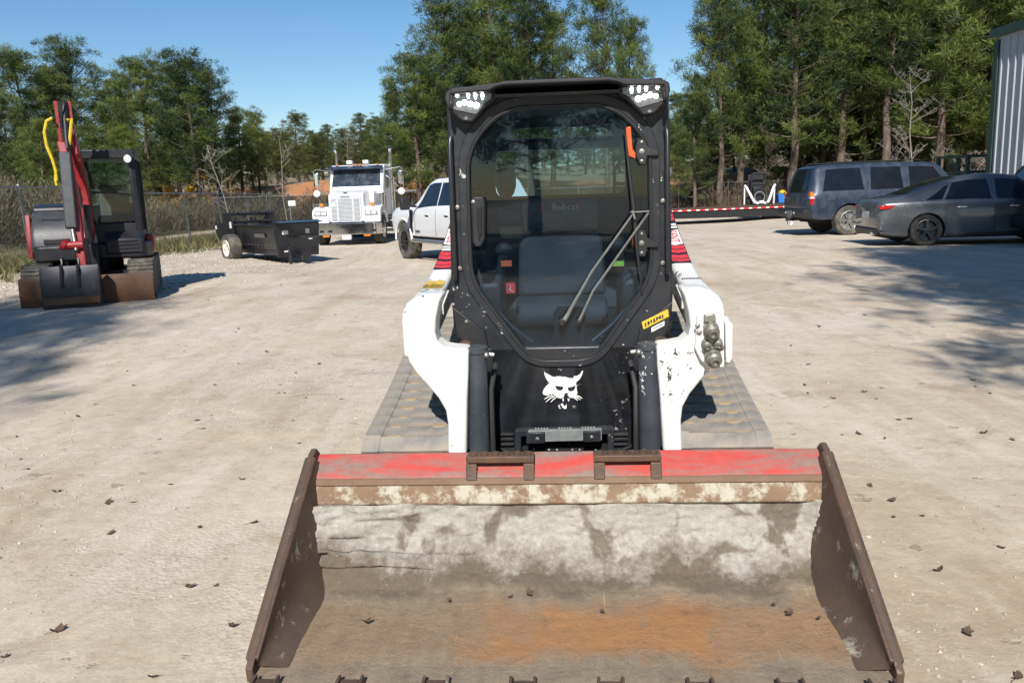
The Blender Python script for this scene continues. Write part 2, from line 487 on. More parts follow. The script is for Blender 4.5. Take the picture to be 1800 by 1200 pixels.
def ground_mat():
    t = NT('lot_dirt_and_gravel')
    p = t.pos()
    x, y, z = t.sep(p)[:3]
    big = t.noise(0.22, 6, 0.62, vec=t.map(p, (1.0, 0.55, 1)), dist=0.5)
    med = t.noise(1.3, 8, 0.66, vec=t.map(p, (1, 0.7, 1)), dist=0.4)
    fine = t.noise(9, 9, 0.72, vec=p)
    grit = t.noise(70, 5, 0.75, vec=p)
    peb = t.voro(55, vec=p)
    pebc = t.voro(55, vec=p, out=1)
    c = t.mix(t.ramp(med, [(0.33, 0), (0.66, 1)]), (0.47, 0.378, 0.272), (0.61, 0.528, 0.412))
    c = t.mix(t.ramp(big, [(0.42, 0), (0.66, 0.8)]), c, (0.59, 0.52, 0.42))
    c = t.mix(t.ramp(t.noise(0.55, 7, 0.7, vec=t.map(p, (1, 0.6, 1), (11, 3, 0)), dist=0.8), [(0.54, 0), (0.70, 0.7)]), c, (0.36, 0.26, 0.175))
    c = t.mix(t.ramp(fine, [(0.3, 0.55), (0.5, 0.0)]), c, (0.34, 0.285, 0.22))
    c = t.mix(t.ramp(fine, [(0.56, 0.0), (0.75, 0.7)]), c, (0.66, 0.62, 0.55))
    # loose gravel patches
    gm = t.ramp(t.noise(0.35, 7, 0.7, vec=t.map(p, (1, 1, 1), (4, 9, 0))), [(0.47, 0), (0.62, 1)])
    gm = t.math('MULTIPLY', gm, t.ramp(x, [(0.0, 1), (0.5, 0.35)]))
    gcol = t.mix(t.sep(pebc)[0], (0.30, 0.265, 0.22), (0.66, 0.63, 0.57))
    c = t.mix(t.math('MULTIPLY', gm, t.ramp(peb, [(0.25, 0.75), (0.5, 0.1)])), c, gcol)
    c = t.mix(t.ramp(grit, [(0.33, 0.25), (0.48, 0), (0.64, 0), (0.82, 0.35)]), c, t.mix(t.ramp(grit, [(0.49, 0), (0.51, 1)]), (0.20, 0.16, 0.12), (0.72, 0.69, 0.62)))
    streak = t.noise(1.0, 6, 0.62, vec=t.map(p, (2.6, 0.28, 1), (2, 0, 0)), dist=0.25)
    c = t.mix(t.ramp(streak, [(0.53, 0), (0.68, 0.42)]), c, (0.36, 0.275, 0.195))
    c = t.mix(t.ramp(streak, [(0.34, 0.45), (0.46, 0)]), c, (0.63, 0.585, 0.50))
    smu = t.ramp(t.noise(1.7, 7, 0.68, vec=t.map(p, (1, 0.8, 1), (21, 5, 0)), dist=0.6), [(0.57, 0), (0.68, 0.6)])
    c = t.mix(smu, c, (0.34, 0.255, 0.175))
    pit = t.ramp(t.noise(5.5, 4, 0.55, vec=t.map(p, (1, 1, 1), (9, 1, 0))), [(0.66, 0), (0.71, 1)])
    c = t.mix(t.math('MULTIPLY', pit, 0.55), c, (0.25, 0.19, 0.135))
    # grass and scrub beyond the chain-link fence, trodden track behind it, scrub far back
    edge = t.math('MULTIPLY', t.math('SUBTRACT', t.noise(1.1, 7, 0.7, vec=p), 0.5), 2.6)
    lx = t.math('ADD', t.math('SUBTRACT', x, t.math('MULTIPLY', y, 0.03)), edge)          # fence at about -11.65
    k_grass = t.math('SUBTRACT', 1.0, t.ramp(t.math('MULTIPLY', t.math('ADD', lx, 13), 0.2), [(0.30, 0), (0.62, 1)]))
    grass = t.mix(t.noise(6, 8, 0.7, vec=p), (0.115, 0.12, 0.045), (0.27, 0.235, 0.125))
    path = t.ramp(t.math('MULTIPLY', t.math('ADD', t.math('ADD', x, t.math('MULTIPLY', edge, 0.4)), 20), 0.1), [(0.27, 0), (0.32, 1), (0.48, 1), (0.53, 0)])
    grass = t.mix(path, grass, (0.50, 0.42, 0.32))
    c = t.mix(k_grass, c, grass)
    far = t.ramp(t.math('ADD', t.math('MULTIPLY', y, 0.01), t.math('MULTIPLY', edge, 0.01)), [(0.465, 0), (0.50, 1)])
    scrub = t.mix(t.noise(0.7, 8, 0.7, vec=p), (0.135, 0.115, 0.06), (0.30, 0.245, 0.16))
    c = t.mix(far, c, scrub)
    # red clay shows on the cut bank
    nz = t.sep(t.n('ShaderNodeNewGeometry').outputs['True Normal'])[2]
    clay = t.mix(t.noise(0.8, 8, 0.7, vec=p), (0.30, 0.115, 0.045), (0.50, 0.245, 0.115))
    k_clay = t.math('MULTIPLY', t.ramp(nz, [(0.965, 1), (0.995, 0)]), t.ramp(t.math('MULTIPLY', y, 0.01), [(0.55, 0), (0.60, 1), (0.80, 1), (0.84, 0)]))
    c = t.mix(k_clay, c, clay)
    hgt = t.math('ADD', t.math('MULTIPLY', fine, 0.75), t.math('ADD', t.math('MULTIPLY', grit, 0.25), t.math('MULTIPLY', t.math('MULTIPLY', peb, gm), -0.45)))
    hgt = t.math('ADD', hgt, t.math('MULTIPLY', t.noise(3.3, 5, 0.6, vec=p), 1.3))
    hgt = t.math('SUBTRACT', hgt, t.math('MULTIPLY', pit, 0.5))
    t.set(Base_Color=c, Roughness=0.95, Specular_IOR_Level=0.2, Normal=t.bump(hgt, 0.40, 0.028))
    return t.m
MAT['ground'] = ground_mat()
GX = axis_lines(-4.2, 5.2, 0.055, -1500, 1500, 1.10)
GY = axis_lines(1.4, 8.6, 0.055, -160, 2500, 1.06)
gv = [(x, y, gz(x, y)) for y in GY for x in GX]
nx = len(GX)
gf = [(j * nx + i, j * nx + i + 1, (j + 1) * nx + i + 1, (j + 1) * nx + i) for j in range(len(GY) - 1) for i in range(nx - 1)]
g = MB(); g.v, g.f = gv, gf
tag(g.build('ground', MAT['ground'], smooth=180), kind='structure')
# ------------------------------------------------------------------ compact track loader
LYAW = R_(3.9)
LO = on_z(1010, 1193)
LAX = Vector((math.sin(LYAW), math.cos(LYAW), 0)); LLAT = Vector((math.cos(LYAW), -math.sin(LYAW), 0))
LC = LO + LLAT * (-0.025)
LC.z = 0.0
loader = thing('compact_track_loader', 'white and black compact track loader with its wide rusty red-topped bucket lowered flat', 'track loader', LC, -LYAW)
def LP(px, py, y):                      # pixel -> (x, z) on the machine's own plane at distance y behind the bucket lip
    c = CAM - LC; d = ray(px, py)
    cy, dy = c.dot(LAX), d.dot(LAX)
    t = (y - cy) / dy
    p = c + d * t
    return (p.dot(LLAT), p.z)
def LPX(pts, y):
    return [LP(a, b, y) for a, b in pts]
def mir(pts):
    return [(-a, b) for a, b in pts][::-1]
def plate(px, y0, y1, name, mat, parent=loader, bevel=0.004, **kw):
    return MB().prism(LPX(px, y0), 'y', y0, y1).build(name, MAT[mat], parent, bevel, **kw)
def bolt_at(p, parent, r=0.011, h=0.009, mat='steel', d=(0, -1, 0)):
    p = Vector(p); d = Vector(d)
    m = MB().lathe([(r * 1.5, 0), (r * 1.5, h * 0.35), (r, h * 0.4), (r, h), (r * 0.4, h * 1.15), (0.0, h * 1.15)], p, d, 8)
    return m.build('bolt', MAT[mat], parent)

# ---- bucket
BW = 1.0
bucket = MB().prism([(0.0, 0.0), (0.0, 0.014), (0.5, 0.02), (0.62, 0.06), (0.685, 0.16), (0.70, 0.33), (0.80, 0.40), (0.80, 0.30), (0.76, 0.10), (0.66, 0.0)], 'x', -BW, BW).build('bucket', MAT['bucket_rust'], loader, fix=True)
# inner face, caked with mud
prof = []
pp = [(0.02, 0.018), (0.20, 0.021), (0.40, 0.026), (0.50, 0.034), (0.58, 0.060), (0.64, 0.115), (0.672, 0.185), (0.682, 0.26), (0.684, 0.33)]
for i in range(len(pp) - 1):
    for k in range(9):
        t = k / 9
        prof.append((lerp(pp[i][0], pp[i + 1][0], t), lerp(pp[i][1], pp[i + 1][1], t)))
prof.append(pp[-1])
NU = 150
m = MB()
for j, (y, z) in enumerate(prof):
    a = prof[max(0, j - 1)]; b = prof[min(len(prof) - 1, j + 1)]
    ty, tz = b[0] - a[0], b[1] - a[1]
    L = math.hypot(ty, tz); ny, nz = -tz / L, ty / L
    v = j / (len(prof) - 1)
    for i in range(NU + 1):
        x = lerp(-BW + 0.016, BW - 0.016, i / NU)
        wall = smooth01(0.30, 0.62, v)
        left = smooth01(-0.25, -0.8, x + 0.25 * noise.noise((x * 2, v * 4, 0.3)))
        th = 0.004 + 0.004 * (noise.noise((x * 5, v * 9, 1.0)) + 0.6)
        cake = wall * (0.018 + 0.014 * noise.fractal((x * 6, v * 8, 2.0), 1.0, 2.0, 4)) * (0.35 + 1.15 * left)
        cn = noise.fractal((x * 2.2, v * 3.4, 9.0), 1.0, 2.0, 5)
        crack = 0.013 * left * wall * smooth01(-0.06, 0.0, cn) + 0.010 * wall * smooth01(0.10, 0.14, cn)
        corner = 0.045 * smooth01(-0.86, -0.985, x) * smooth01(0.35, 0.7, v) + 0.03 * smooth01(0.88, 0.985, x) * smooth01(0.5, 0.8, v)
        low = 0.05 * left * math.exp(-((v - 0.52) / 0.10) ** 2) * (0.8 + 0.6 * noise.noise((x * 4, 3, 3)))
        d = th + max(0.0, cake) + crack + corner + low + 0.004 * noise.fractal((x * 22, v * 30, 5.0), 1.0, 2.0, 3) * (0.3 + wall)
        if v < 0.06:
            d *= v / 0.06
        m.v.append((x, y + ny * d, z + nz * d))
for j in range(len(prof) - 1):
    for i in range(NU):
        o = j * (NU + 1) + i
        m.f.append((o, o + 1, o + NU + 2, o + NU + 1))
m.build('caked_mud', MAT['caked'], bucket, smooth=180)
# top rail: sloped red face, folded rusty lip below
MB().prism([(0.795, 0.487), (0.700, 0.428), (0.690, 0.418), (0.690, 0.395), (0.80, 0.40)], 'x', -BW + 0.012, BW - 0.012).build('top_rail', MAT['bucket_red'], bucket, 0.006, fix=True)
MB().prism([(0.690, 0.417), (0.683, 0.412), (0.674, 0.392), (0.80, 0.392), (0.80, 0.40), (0.691, 0.40)], 'x', -BW + 0.012, BW - 0.012).build('rail_fold', MAT['bucket_rust'], bucket, 0.003, fix=True)
MB().prism([(0.672, 0.390), (0.652, 0.325), (0.657, 0.318), (0.76, 0.325), (0.78, 0.39)], 'x', -BW + 0.014, BW - 0.014).build('spill_lip', MAT['bucket_mudrust'], bucket, 0.004, fix=True)
for s in (-1, 1):
    x0, x1 = (BW - 0.012) * s, (BW + 0.012) * s
    sp = MB().prism([(-0.03, 0.0), (-0.035, 0.05), (0.0, 0.075), (0.735, 0.505), (0.775, 0.515), (0.815, 0.485), (0.815, 0.30), (0.77, 0.08), (0.66, -0.0)], 'x', min(x0, x1), max(x0, x1)).build('side_plate', MAT['plate_rust'], bucket, 0.004, fix=True)
    # bolted edge strip along the sloping front edge
    d = Vector((0, 0.735, 0.43)).normalized(); nrm = Vector((0, 0.505, -0.862)).normalized()
    a = Vector(((BW + 0.004) * s, -0.005, 0.07)); b = a + d * 0.845
    q = [a, b, b + nrm * 0.085, a + nrm * 0.075]
    MB().prism([(v.y, v.z) for v in q], 'x', BW * s - 0.022, BW * s + 0.022).build('side_cutter', MAT['edge_rust'], sp, 0.005, fix=True)
for s in (-1, 1):
    # splayed inner cheek between the floor and the sloping front edge
    ln_ = MB()
    n_ = 26
    for j in range(n_ + 1):
        t = j / n_
        F = (0.978, lerp(-0.02, 0.745, t), lerp(0.055, 0.487, t))
        k = t * (len(prof) - 1); i = min(int(k), len(prof) - 2)
        I = (lerp(0.893, 0.955, t ** 2), lerp(prof[i][0], prof[i + 1][0], k - i), lerp(prof[i][1], prof[i + 1][1], k - i) + 0.004)
        for q in range(7):
            u = q / 6
            ln_.v.append((s * (lerp(I[0], F[0], u) + 0.03 * math.sin(math.pi * u) * (1 - t)), lerp(I[1], F[1], u), lerp(I[2], F[2], u)))
    for j in range(n_):
        for q in range(6):
            o_ = j * 7 + q
            ln_.f.append((o_, o_ + 1, o_ + 8, o_ + 7))
    ln_.build('inner_cheek', MAT['plate_rust'], bucket, smooth=60)
MB().prism([(-0.16, 0.0), (-0.155, 0.006), (-0.05, 0.020), (0.03, 0.0215), (0.04, 0.004)], 'x', -BW + 0.013, BW - 0.013).build('cutting_edge', MAT['caked'], bucket, 0.002, fix=True)
for k in range(8):
    x = -0.93 + k * 0.266
    tooth = MB().prism([(-0.33, 0.004), (-0.32, 0.014), (-0.18, 0.044), (-0.075, 0.044), (-0.065, 0.02), (-0.15, 0.008)], 'x', x - 0.03, x + 0.03).build('bucket_tooth', MAT['edge_rust'], bucket, 0.004, fix=True)
    MB().box(x - 0.041, x - 0.031, -0.23, -0.06, 0.018, 0.050).box(x + 0.031, x + 0.041, -0.23, -0.06, 0.018, 0.050).build('tooth_shank', MAT['plate_rust'], tooth, 0.003)
# two perforated steps on the rail
for xa, xb in ((-0.378, -0.113), (0.116, 0.374)):
    st = MB()
    st.box(xa, xb, 0.705, 0.765, 0.488, 0.495)
    st.box(xa, xb, 0.699, 0.706, 0.470, 0.495)
    st = st.build('step', MAT['edge_rust'], bucket, 0.003)
    for u in (xa, xb - 0.042):
        MB().prism([(0.699, 0.47), (0.699, 0.425), (0.692, 0.412), (0.676, 0.408), (0.682, 0.43), (0.688, 0.47)], 'x', u, u + 0.042).build('step_leg', MAT['edge_rust'], st, 0.003, fix=True)
    for k in range(6):
        x = lerp(xa + 0.025, xb - 0.025, k / 5)
        MB().lathe([(0.0165, 0), (0.0165, 0.007), (0.010, 0.007), (0.010, 0.001), (0, 0.001)], (x, 0.737, 0.4945), 'z', 12).build('tread_ring', MAT['edge_rust'], st)

# ---- undercarriage: rubber tracks
def track_path():
    A, ra = (1.335, 0.205), 0.205; B, rb = (2.80, 0.475), 0.245; Cc, rc = (2.62, 0.205), 0.205
    pts = []
    def arc(c, r, a0, a1, n):
        for i in range(n + 1):
            a = lerp(a0, a1, i / n)
            pts.append((c[0] + r * math.cos(a), c[1] + r * math.sin(a)))
    sl = math.atan2(B[1] - A[1], B[0] - A[0]) + math.asin((rb - ra) / math.hypot(B[0] - A[0], B[1] - A[1]))
    arc(A, ra, math.pi * 1.5, math.pi / 2 + sl, 10)
    p, q = pts[-1], (B[0] + rb * math.cos(math.pi / 2 + sl), B[1] + rb * math.sin(math.pi / 2 + sl))
    for i in range(1, 18):
        t = i / 18
        pts.append((lerp(p[0], q[0], t), lerp(p[1], q[1], t) - 0.028 * math.sin(math.pi * t)))
    arc(B, rb, math.pi / 2 + sl, -R_(35), 10)
    arc(Cc, rc, -R_(50), -R_(90), 4)
    p, q = pts[-1], pts[0]
    for i in range(1, 12):
        pts.append((lerp(p[0], q[0], i / 12), 0.0))
    return pts
TP = track_path()
tl = [0.0]
for i in range(len(TP)):
    a, b = TP[i], TP[(i + 1) % len(TP)]
    tl.append(tl[-1] + math.hypot(b[0] - a[0], b[1] - a[1]))
def track_at(s):
    s %= tl[-1]
    i = max(k for k in range(len(TP)) if tl[k] <= s)
    t = (s - tl[i]) / (tl[i + 1] - tl[i])
    a, b = TP[i], TP[(i + 1) % len(TP)]
    return Vector((0, lerp(a[0], b[0], t), lerp(a[1], b[1], t))), Vector((0, b[0] - a[0], b[1] - a[1])).normalized()
lug_me = MB().box(-0.205, 0.205, -0.041, 0.041, -0.002, 0.010).box(-0.219, -0.14, -0.046, 0.046, -0.002, 0.015).box(0.15, 0.219, -0.044, 0.044, -0.002, 0.014).mesh('tread_lug')
lug_me.materials.append(MAT['track'])
MAT['belt'] = rusty('track_belt', (0.07, 0.07, 0.07), 0.4, 0.6, rust=((0.12, 0.095, 0.065), (0.24, 0.19, 0.13)), scale=9)
pk = MB()
for i in range(9):
    a = 2 * math.pi * i / 9
    pk.v.append((0.034 * math.cos(a) * (1 + 0.25 * math.sin(3 * a)), 0.017 * math.sin(a), 0.006))
    pk.v.append((0.038 * math.cos(a), 0.021 * math.sin(a), -0.004))
pk.v.append((0, 0, 0.009))
pk.f = [(2 * i, 2 * i + 1, 2 * ((i + 1) % 9) + 1, 2 * ((i + 1) % 9)) for i in range(9)] + [(18, 2 * i, 2 * ((i + 1) % 9)) for i in range(9)]
pk_me = pk.mesh('mud_clod'); pk_me.materials.append(MAT['mud'])
for s in (-1, 1):
    xc = 0.70 * s
    tr = MB()
    n = len(TP)
    for i in range(n):
        p, q = TP[i - 1], TP[(i + 1) % n]
        d = Vector((q[0] - p[0], q[1] - p[1])).normalized()
        nn = Vector((d.y, -d.x))
        inn = (TP[i][0] + nn.x * 0.035, TP[i][1] + nn.y * 0.035)
        for x, pt in ((xc - 0.215, TP[i]), (xc - 0.225, (lerp(TP[i][0], inn[0], 0.3), lerp(TP[i][1], inn[1], 0.3))), (xc - 0.22, inn), (xc + 0.22, inn), (xc + 0.225, (lerp(TP[i][0], inn[0], 0.3), lerp(TP[i][1], inn[1], 0.3))), (xc + 0.215, TP[i])):
            tr.v.append((x, pt[0], pt[1]))
    for i in range(n):
        j = (i + 1) % n
        for k in range(6):
            l = (k + 1) % 6
            tr.f.append((i * 6 + k, j * 6 + k, j * 6 + l, i * 6 + l))
    track = tr.build('rubber_track', MAT['belt'], loader, fix=True, smooth=50)
    NL = int(tl[-1] / 0.105)
    for i in range(NL):
        p, d = track_at(i / NL * tl[-1])
        nrm = Vector((0, -d.z, d.y))
        if p.z < 0.03:
            continue
        o = obj('tread_lug', lug_me, track)
        X = Vector((1, 0, 0))
        o.matrix_local = Matrix(((X.x, d.x, nrm.x, xc), (X.y, d.y, nrm.y, p.y), (X.z, d.z, nrm.z, p.z), (0, 0, 0, 1)))
        p, d = track_at((i + 0.42) / NL * tl[-1])
        nrm = Vector((0, -d.z, d.y))
        for u in ((0.085 * s,) if i % 3 else (0.085 * s, -0.12 * s)):
            o = obj('mud_clod', pk_me, track)
            o.matrix_local = Matrix(((1, d.x, nrm.x, xc + u + rng.uniform(-.012, .012)), (0, d.y, nrm.y, p.y + nrm.y * 0.010), (0, d.z, nrm.z, p.z + nrm.z * 0.010), (0, 0, 0, 1))) @ Matrix.Scale(rng.uniform(0.6, 1.0), 4)
    w = MB()
    for cx_, cz_, r in ((1.335, 0.205, 0.15), (1.72, 0.13, 0.095), (2.0, 0.13, 0.095), (2.28, 0.13, 0.095), (2.62, 0.205, 0.15), (2.80, 0.475, 0.19)):
        w.cyl((xc - 0.15, cx_, cz_), (xc + 0.15, cx_, cz_), r, n=18)
    w.build('track_rollers', MAT['black_paint'], loader)
    MB().prism([(1.35, 0.16), (1.45, 0.30), (2.7, 0.52), (2.75, 0.2), (2.6, 0.14)], 'x', xc - 0.12, xc + 0.12).build('track_frame', MAT['black_paint'], loader, 0.01, fix=True)

# ---- main frame and rear body
MB().prism([(1.47, 0.22), (1.47, 0.78), (2.75, 0.80), (3.45, 0.90), (3.5, 0.25)], 'x', -0.455, 0.455).build('main_frame', MAT['black_paint'], loader, 0.01, fix=True)
MB().prism([(2.78, 0.82), (2.80, 1.24), (3.0, 1.32), (3.42, 1.28), (3.5, 0.92)], 'x', -0.45, 0.45).build('engine_cover', MAT['white_paint'], loader, 0.03, fix=True)
for s in (-1, 1):
    MB().prism([(2.75, 0.55), (2.85, 1.15), (3.1, 1.38), (3.4, 1.36), (3.52, 0.6)], 'x', min(s * 0.47, s * 0.54), max(s * 0.47, s * 0.54)).build('rear_upright', MAT['white_paint'], loader, 0.012, fix=True)

# ---- lift arms
ARM_TOP = [(1.14, 0.97), (1.17, 1.01), (1.25, 1.035), (1.45, 1.043), (1.73, 1.055), (2.1, 1.12), (2.5, 1.237), (3.0, 1.405), (3.35, 1.46)]
def arm_z(y):
    for (a, b), (c, d) in zip(ARM_TOP, ARM_TOP[1:]):
        if a <= y <= c:
            return lerp(b, d, (y - a) / (c - a))
    return ARM_TOP[-1][1]
left_px = [(787, 800), (787, 745), (783, 722), (770, 700), (750, 677), (731, 656), (718, 636), (712, 612), (711, 560), (714, 538), (727, 524), (745, 517), (778, 517),
           (772, 532), (766, 560), (764, 583), (768, 600), (779, 610), (797, 613), (823, 615), (823, 650), (821, 700), (820, 800)]
for s in (-1, 1):
    top = MB().prism([(1.145, 0.80)] + ARM_TOP + [(3.35, 1.20), (2.6, 1.075), (1.9, 0.925), (1.5, 0.86), (1.32, 0.80)], 'x', min(s * 0.575, s * 0.691), max(s * 0.575, s * 0.691)).build('lift_arm', MAT['white_paint'], loader, 0.020, seg=3, fix=True)
    pts = LPX(left_px, 1.12)
    pts = [(a, b) if b > 0.36 else (a, 0.12) for a, b in pts]
    if s > 0:
        pts = mir(pts)
    knee = MB().prism(pts, 'y', 1.12, 1.27).build('arm_knee', MAT['white_paint'], top, 0.016, seg=3, fix=True)
    bolt_at((s * 0.475, 1.12, 0.755), knee, 0.009, 0.005, 'white_dec')
    sm_ = LPX([(770, 604), (780, 632), (797, 664), (806, 694), (807, 740), (806, 785)], 1.118)
    MB().tube([((a if s < 0 else -a), 1.119, b) for a, b in sm_], 0.0035, 6).build('weld_seam', MAT['white_paint'], knee)
    # raised rib on the inside of the arm, lower hose cover
    MB().bar((s * 0.571, 1.55, 0.955), (s * 0.571, 1.78, 1.0), 0.01, 0.05).build('arm_gusset', MAT['white_paint'], top, 0.003)
    # decal strip on top of the arm
    y0, y1 = 2.02, 3.02
    def strip(poly, name, mat, par, dz):
        d_ = MB()
        d_.add([(s * u, lerp(y0, y1, t), arm_z(lerp(y0, y1, t)) + dz) for u, t in poly], [tuple(range(len(poly)))])
        return d_.build(name, MAT[mat], par, smooth=0, fix=False)
    UA, UB = 0.588, 0.680
    base = MB()
    nn = 20
    for i in range(nn + 1):
        t = i / nn
        for u in (UA - 0.006, UB + 0.004):
            base.v.append((s * u, lerp(y0, y1, t), arm_z(lerp(y0, y1, t)) + 0.002))
    base.f = [(2 * i, 2 * i + 1, 2 * i + 3, 2 * i + 2) for i in range(nn)]
    base = base.build('arm_decal', MAT['black_dec'], top, smooth=0)
    def chev(t0, t1, mat, cut=0.016, dz=0.0035):
        um = (UA + UB) / 2
        for a, b in ((UA, um), (um, UB)):
            d0 = 0 if a == UA else -cut; d1 = -cut if b == um else 0
            n = 5
            dd = MB()
            for i in range(n + 1):
                f = i / n
                for u, dl in ((a, d0), (b, d1)):
                    t = lerp(t0, t1, f) + dl
                    dd.v.append((s * u, lerp(y0, y1, t), arm_z(lerp(y0, y1, t)) + dz))
            dd.f = [(2 * i, 2 * i + 1, 2 * i + 3, 2 * i + 2) for i in range(n)]
            dd.build('decal_stripe', MAT[mat], base, smooth=0)
    for a in (0.035, 0.095, 0.175, 0.235):
        chev(a, a + 0.05, 'red_dec')
    if s < 0:
        p0, p1, q0, q1 = 0.40, 0.64, 0.30, 0.375
    else:
        p0, p1, q0, q1 = 0.30, 0.53, 0.55, 0.63
    chev(p0, p1, 'white_dec', 0.02)
    for a, dl in ((q0, 0.028), (q0 + 0.042, 0.028)):
        chev(a, a + dl, 'white_dec', 0.004)
    for a in (0.67, 0.73, 0.81, 0.87):
        chev(a, a + 0.05, 'red_dec')
    vs, fs = text2d('RENT', 1.0)
    mx = max(abs(v[0]) for v in vs); my = max(abs(v[1]) for v in vs)
    tm = MB()
    for v in vs:
        u = lerp(UA + 0.012, UB - 0.012, 0.5 + 0.5 * v[1] / my)
        t = lerp(p0 + 0.02, p1 - 0.02, 0.5 - 0.5 * s * v[0] / mx)
        yy = lerp(y0, y1, t)
        tm.v.append((s * u, yy, arm_z(yy) + 0.0055))
    tm.f = fs
    tm.build('decal_lettering', MAT['red_dec'], base, smooth=0)
    # small label lower down
    if s < 0:
        d_ = MB()
        for i in range(7):
            y = lerp(1.62, 1.80, i / 6)
            d_.v += [(-0.680, y, arm_z(y) + 0.003), (-0.588, y, arm_z(y) + 0.003)]
        d_.f = [(2 * i, 2 * i + 1, 2 * i + 3, 2 * i + 2) for i in range(6)]
        wl = d_.build('warning_label', MAT['yellow_dec'], top, smooth=0)
        for x0, n_ in ((-0.682, 3), (-0.65, 4), (-0.622, 3)):
            for k in range(n_):
                yy = 1.645 + k * 0.032
                MB().add([(x0, yy, arm_z(yy) + 0.005), (x0 + 0.03 - 0.006 * (k % 2), yy + 0.006, arm_z(yy) + 0.005), (x0 + 0.028, yy + 0.016, arm_z(yy) + 0.005), (x0 + 0.004, yy + 0.013, arm_z(yy) + 0.005)], [(0, 1, 2, 3)]).build('label_mark', MAT['black_dec'], wl, smooth=0)
    else:
        for k in range(9):
            x0 = 0.588 + k * 0.0112
            MB().add([(x0, 1.71, arm_z(1.71) + 0.004), (x0 + 0.009, 1.71, arm_z(1.71) + 0.004), (x0 + 0.008, 1.735 + 0.004 * (k % 3), arm_z(1.735) + 0.004), (x0 + 0.001, 1.73, arm_z(1.73) + 0.004)], [(0, 1, 2, 3)]).build('label_mark', MAT['black_dec'], top, smooth=0)
    # tilt cylinder standing in front of the frame
    cx0 = s * 0.375
    cyl = MB().lathe([(0.047, -0.16), (0.047, 0.50), (0.052, 0.505), (0.052, 0.53), (0.045, 0.532), (0.04, 0.528), (0.0, 0.528)], (s * 0.384, 1.215, 0.305), (-s * 0.01, 0.0, 1.0), 28).build('tilt_cylinder', MAT['cyl_black'], loader)
    MB().cyl((s * 0.30, 1.215, 0.795), (s * 0.355, 1.215, 0.80), 0.012, n=10).ball((s * 0.332, 1.19, 0.80), 0.016).build('grease_fitting', MAT['steel'], cyl)
    MB().tube([(s * 0.325, 1.25, 0.10), (s * 0.323, 1.24, 0.4), (s * 0.326, 1.28, 0.62), (s * 0.31, 1.38, 0.72)], 0.013, 10).build('hydraulic_hose', MAT['rubber'], loader)
    MB().lathe([(0.03, -0.02), (0.03, 0.012), (0.015, 0.02), (0, 0.02)], (s * 0.455, 1.42, 0.80), (0, -0.5, 0.85), 14).build('pivot_pin', MAT['edge_rust'], loader)

# ---- quick couplers on the right knee
cp = plate([(1226, 553), (1240, 545), (1270, 556), (1289, 570), (1288, 632), (1276, 645), (1252, 650), (1232, 634), (1222, 612)], 1.085, 1.125, 'coupler_plate', 'white_paint', bevel=0.008)
def coupler(px, py, r, ln, name='quick_coupler', tilt=0.28):
    x, z = LP(px, py, 1.085)
    return MB().lathe([(r, 0), (r, ln * 0.35), (r * 0.82, ln * 0.38), (r * 0.82, ln * 0.6), (r * 0.95, ln * 0.64), (r * 0.95, ln * 0.72), (r * 0.6, ln * 0.8), (r * 0.6, ln), (r * 0.45, ln * 1.02), (r * 0.4, ln * 0.85), (0, ln * 0.85)], (x, 1.086, z), (0, -1, -tilt), 20).build(name, MAT['green_couple'], cp)
coupler(1249, 575, 0.032, 0.075)
coupler(1252, 622, 0.034, 0.085)
coupler(1241, 602, 0.021, 0.05)
coupler(1261, 600, 0.020, 0.045)
plate([(1238, 553), (1258, 552), (1259, 566), (1238, 567)], 1.06, 1.085, 'coupler_cap', 'green_couple', cp)
plate([(1238, 585), (1265, 583), (1268, 612), (1240, 616)], 1.07, 1.085, 'coupler_block', 'green_couple', cp)
for px, py in ((1229, 584), (1268, 611), (1226, 572)):
    x, z = LP(px, py, 1.085)
    bolt_at((x, 1.085, z), cp, 0.008)
a, b = LP(1279, 568, 1.05), LP(1280, 634, 1.05)
MB().tube([(a[0], 1.10, a[1] + 0.012), (a[0], 1.055, a[1]), (lerp(a[0], b[0], .5), 1.05, (a[1] + b[1]) / 2), (b[0], 1.055, b[1]), (b[0], 1.10, b[1] - 0.012)], 0.011, 10).build('guard_bar', MAT['white_paint'], cp)

# ---- cab: front frame with the glazed door
def ring(outer, inner, y0, y1, name, mat, parent, bevel=0.005, n_extra=72, cen=(0.0, 1.25)):
    def hit(poly, a):
        d = (math.cos(a), math.sin(a)); best = None
        for i in range(len(poly)):
            p, q = poly[i], poly[(i + 1) % len(poly)]
            ex, ez = q[0] - p[0], q[1] - p[1]
            den = d[0] * ez - d[1] * ex
            if abs(den) < 1e-9: continue
            wx, wz = p[0] - cen[0], p[1] - cen[1]
            t = (wx * ez - wz * ex) / den; u = (wx * d[1] - wz * d[0]) / den
            if t > 0 and -1e-6 <= u <= 1 + 1e-6 and (best is None or t < best): best = t
        return (cen[0] + d[0] * best, cen[1] + d[1] * best)
    angs = sorted({round(math.atan2(p[1] - cen[1], p[0] - cen[0]), 5) for p in outer + inner} | {round(-math.pi + 2 * math.pi * i / n_extra, 5) for i in range(n_extra)})
    ang = [angs[0]]
    for a in angs[1:]:
        if a - ang[-1] > 0.012: ang.append(a)
    m = MB(); n = len(ang)
    for a in ang:
        o, i = hit(outer, a), hit(inner, a)
        m.v += [(o[0], y0, o[1]), (i[0], y0, i[1]), (i[0], y1, i[1]), (o[0], y1, o[1])]
    for k in range(n):
        l = (k + 1) % n
        for c in range(4):
            d = (c + 1) % 4
            m.f.append((k * 4 + c, k * 4 + d, l * 4 + d, l * 4 + c))
    return m.build(name, MAT[mat], parent, bevel, fix=True)
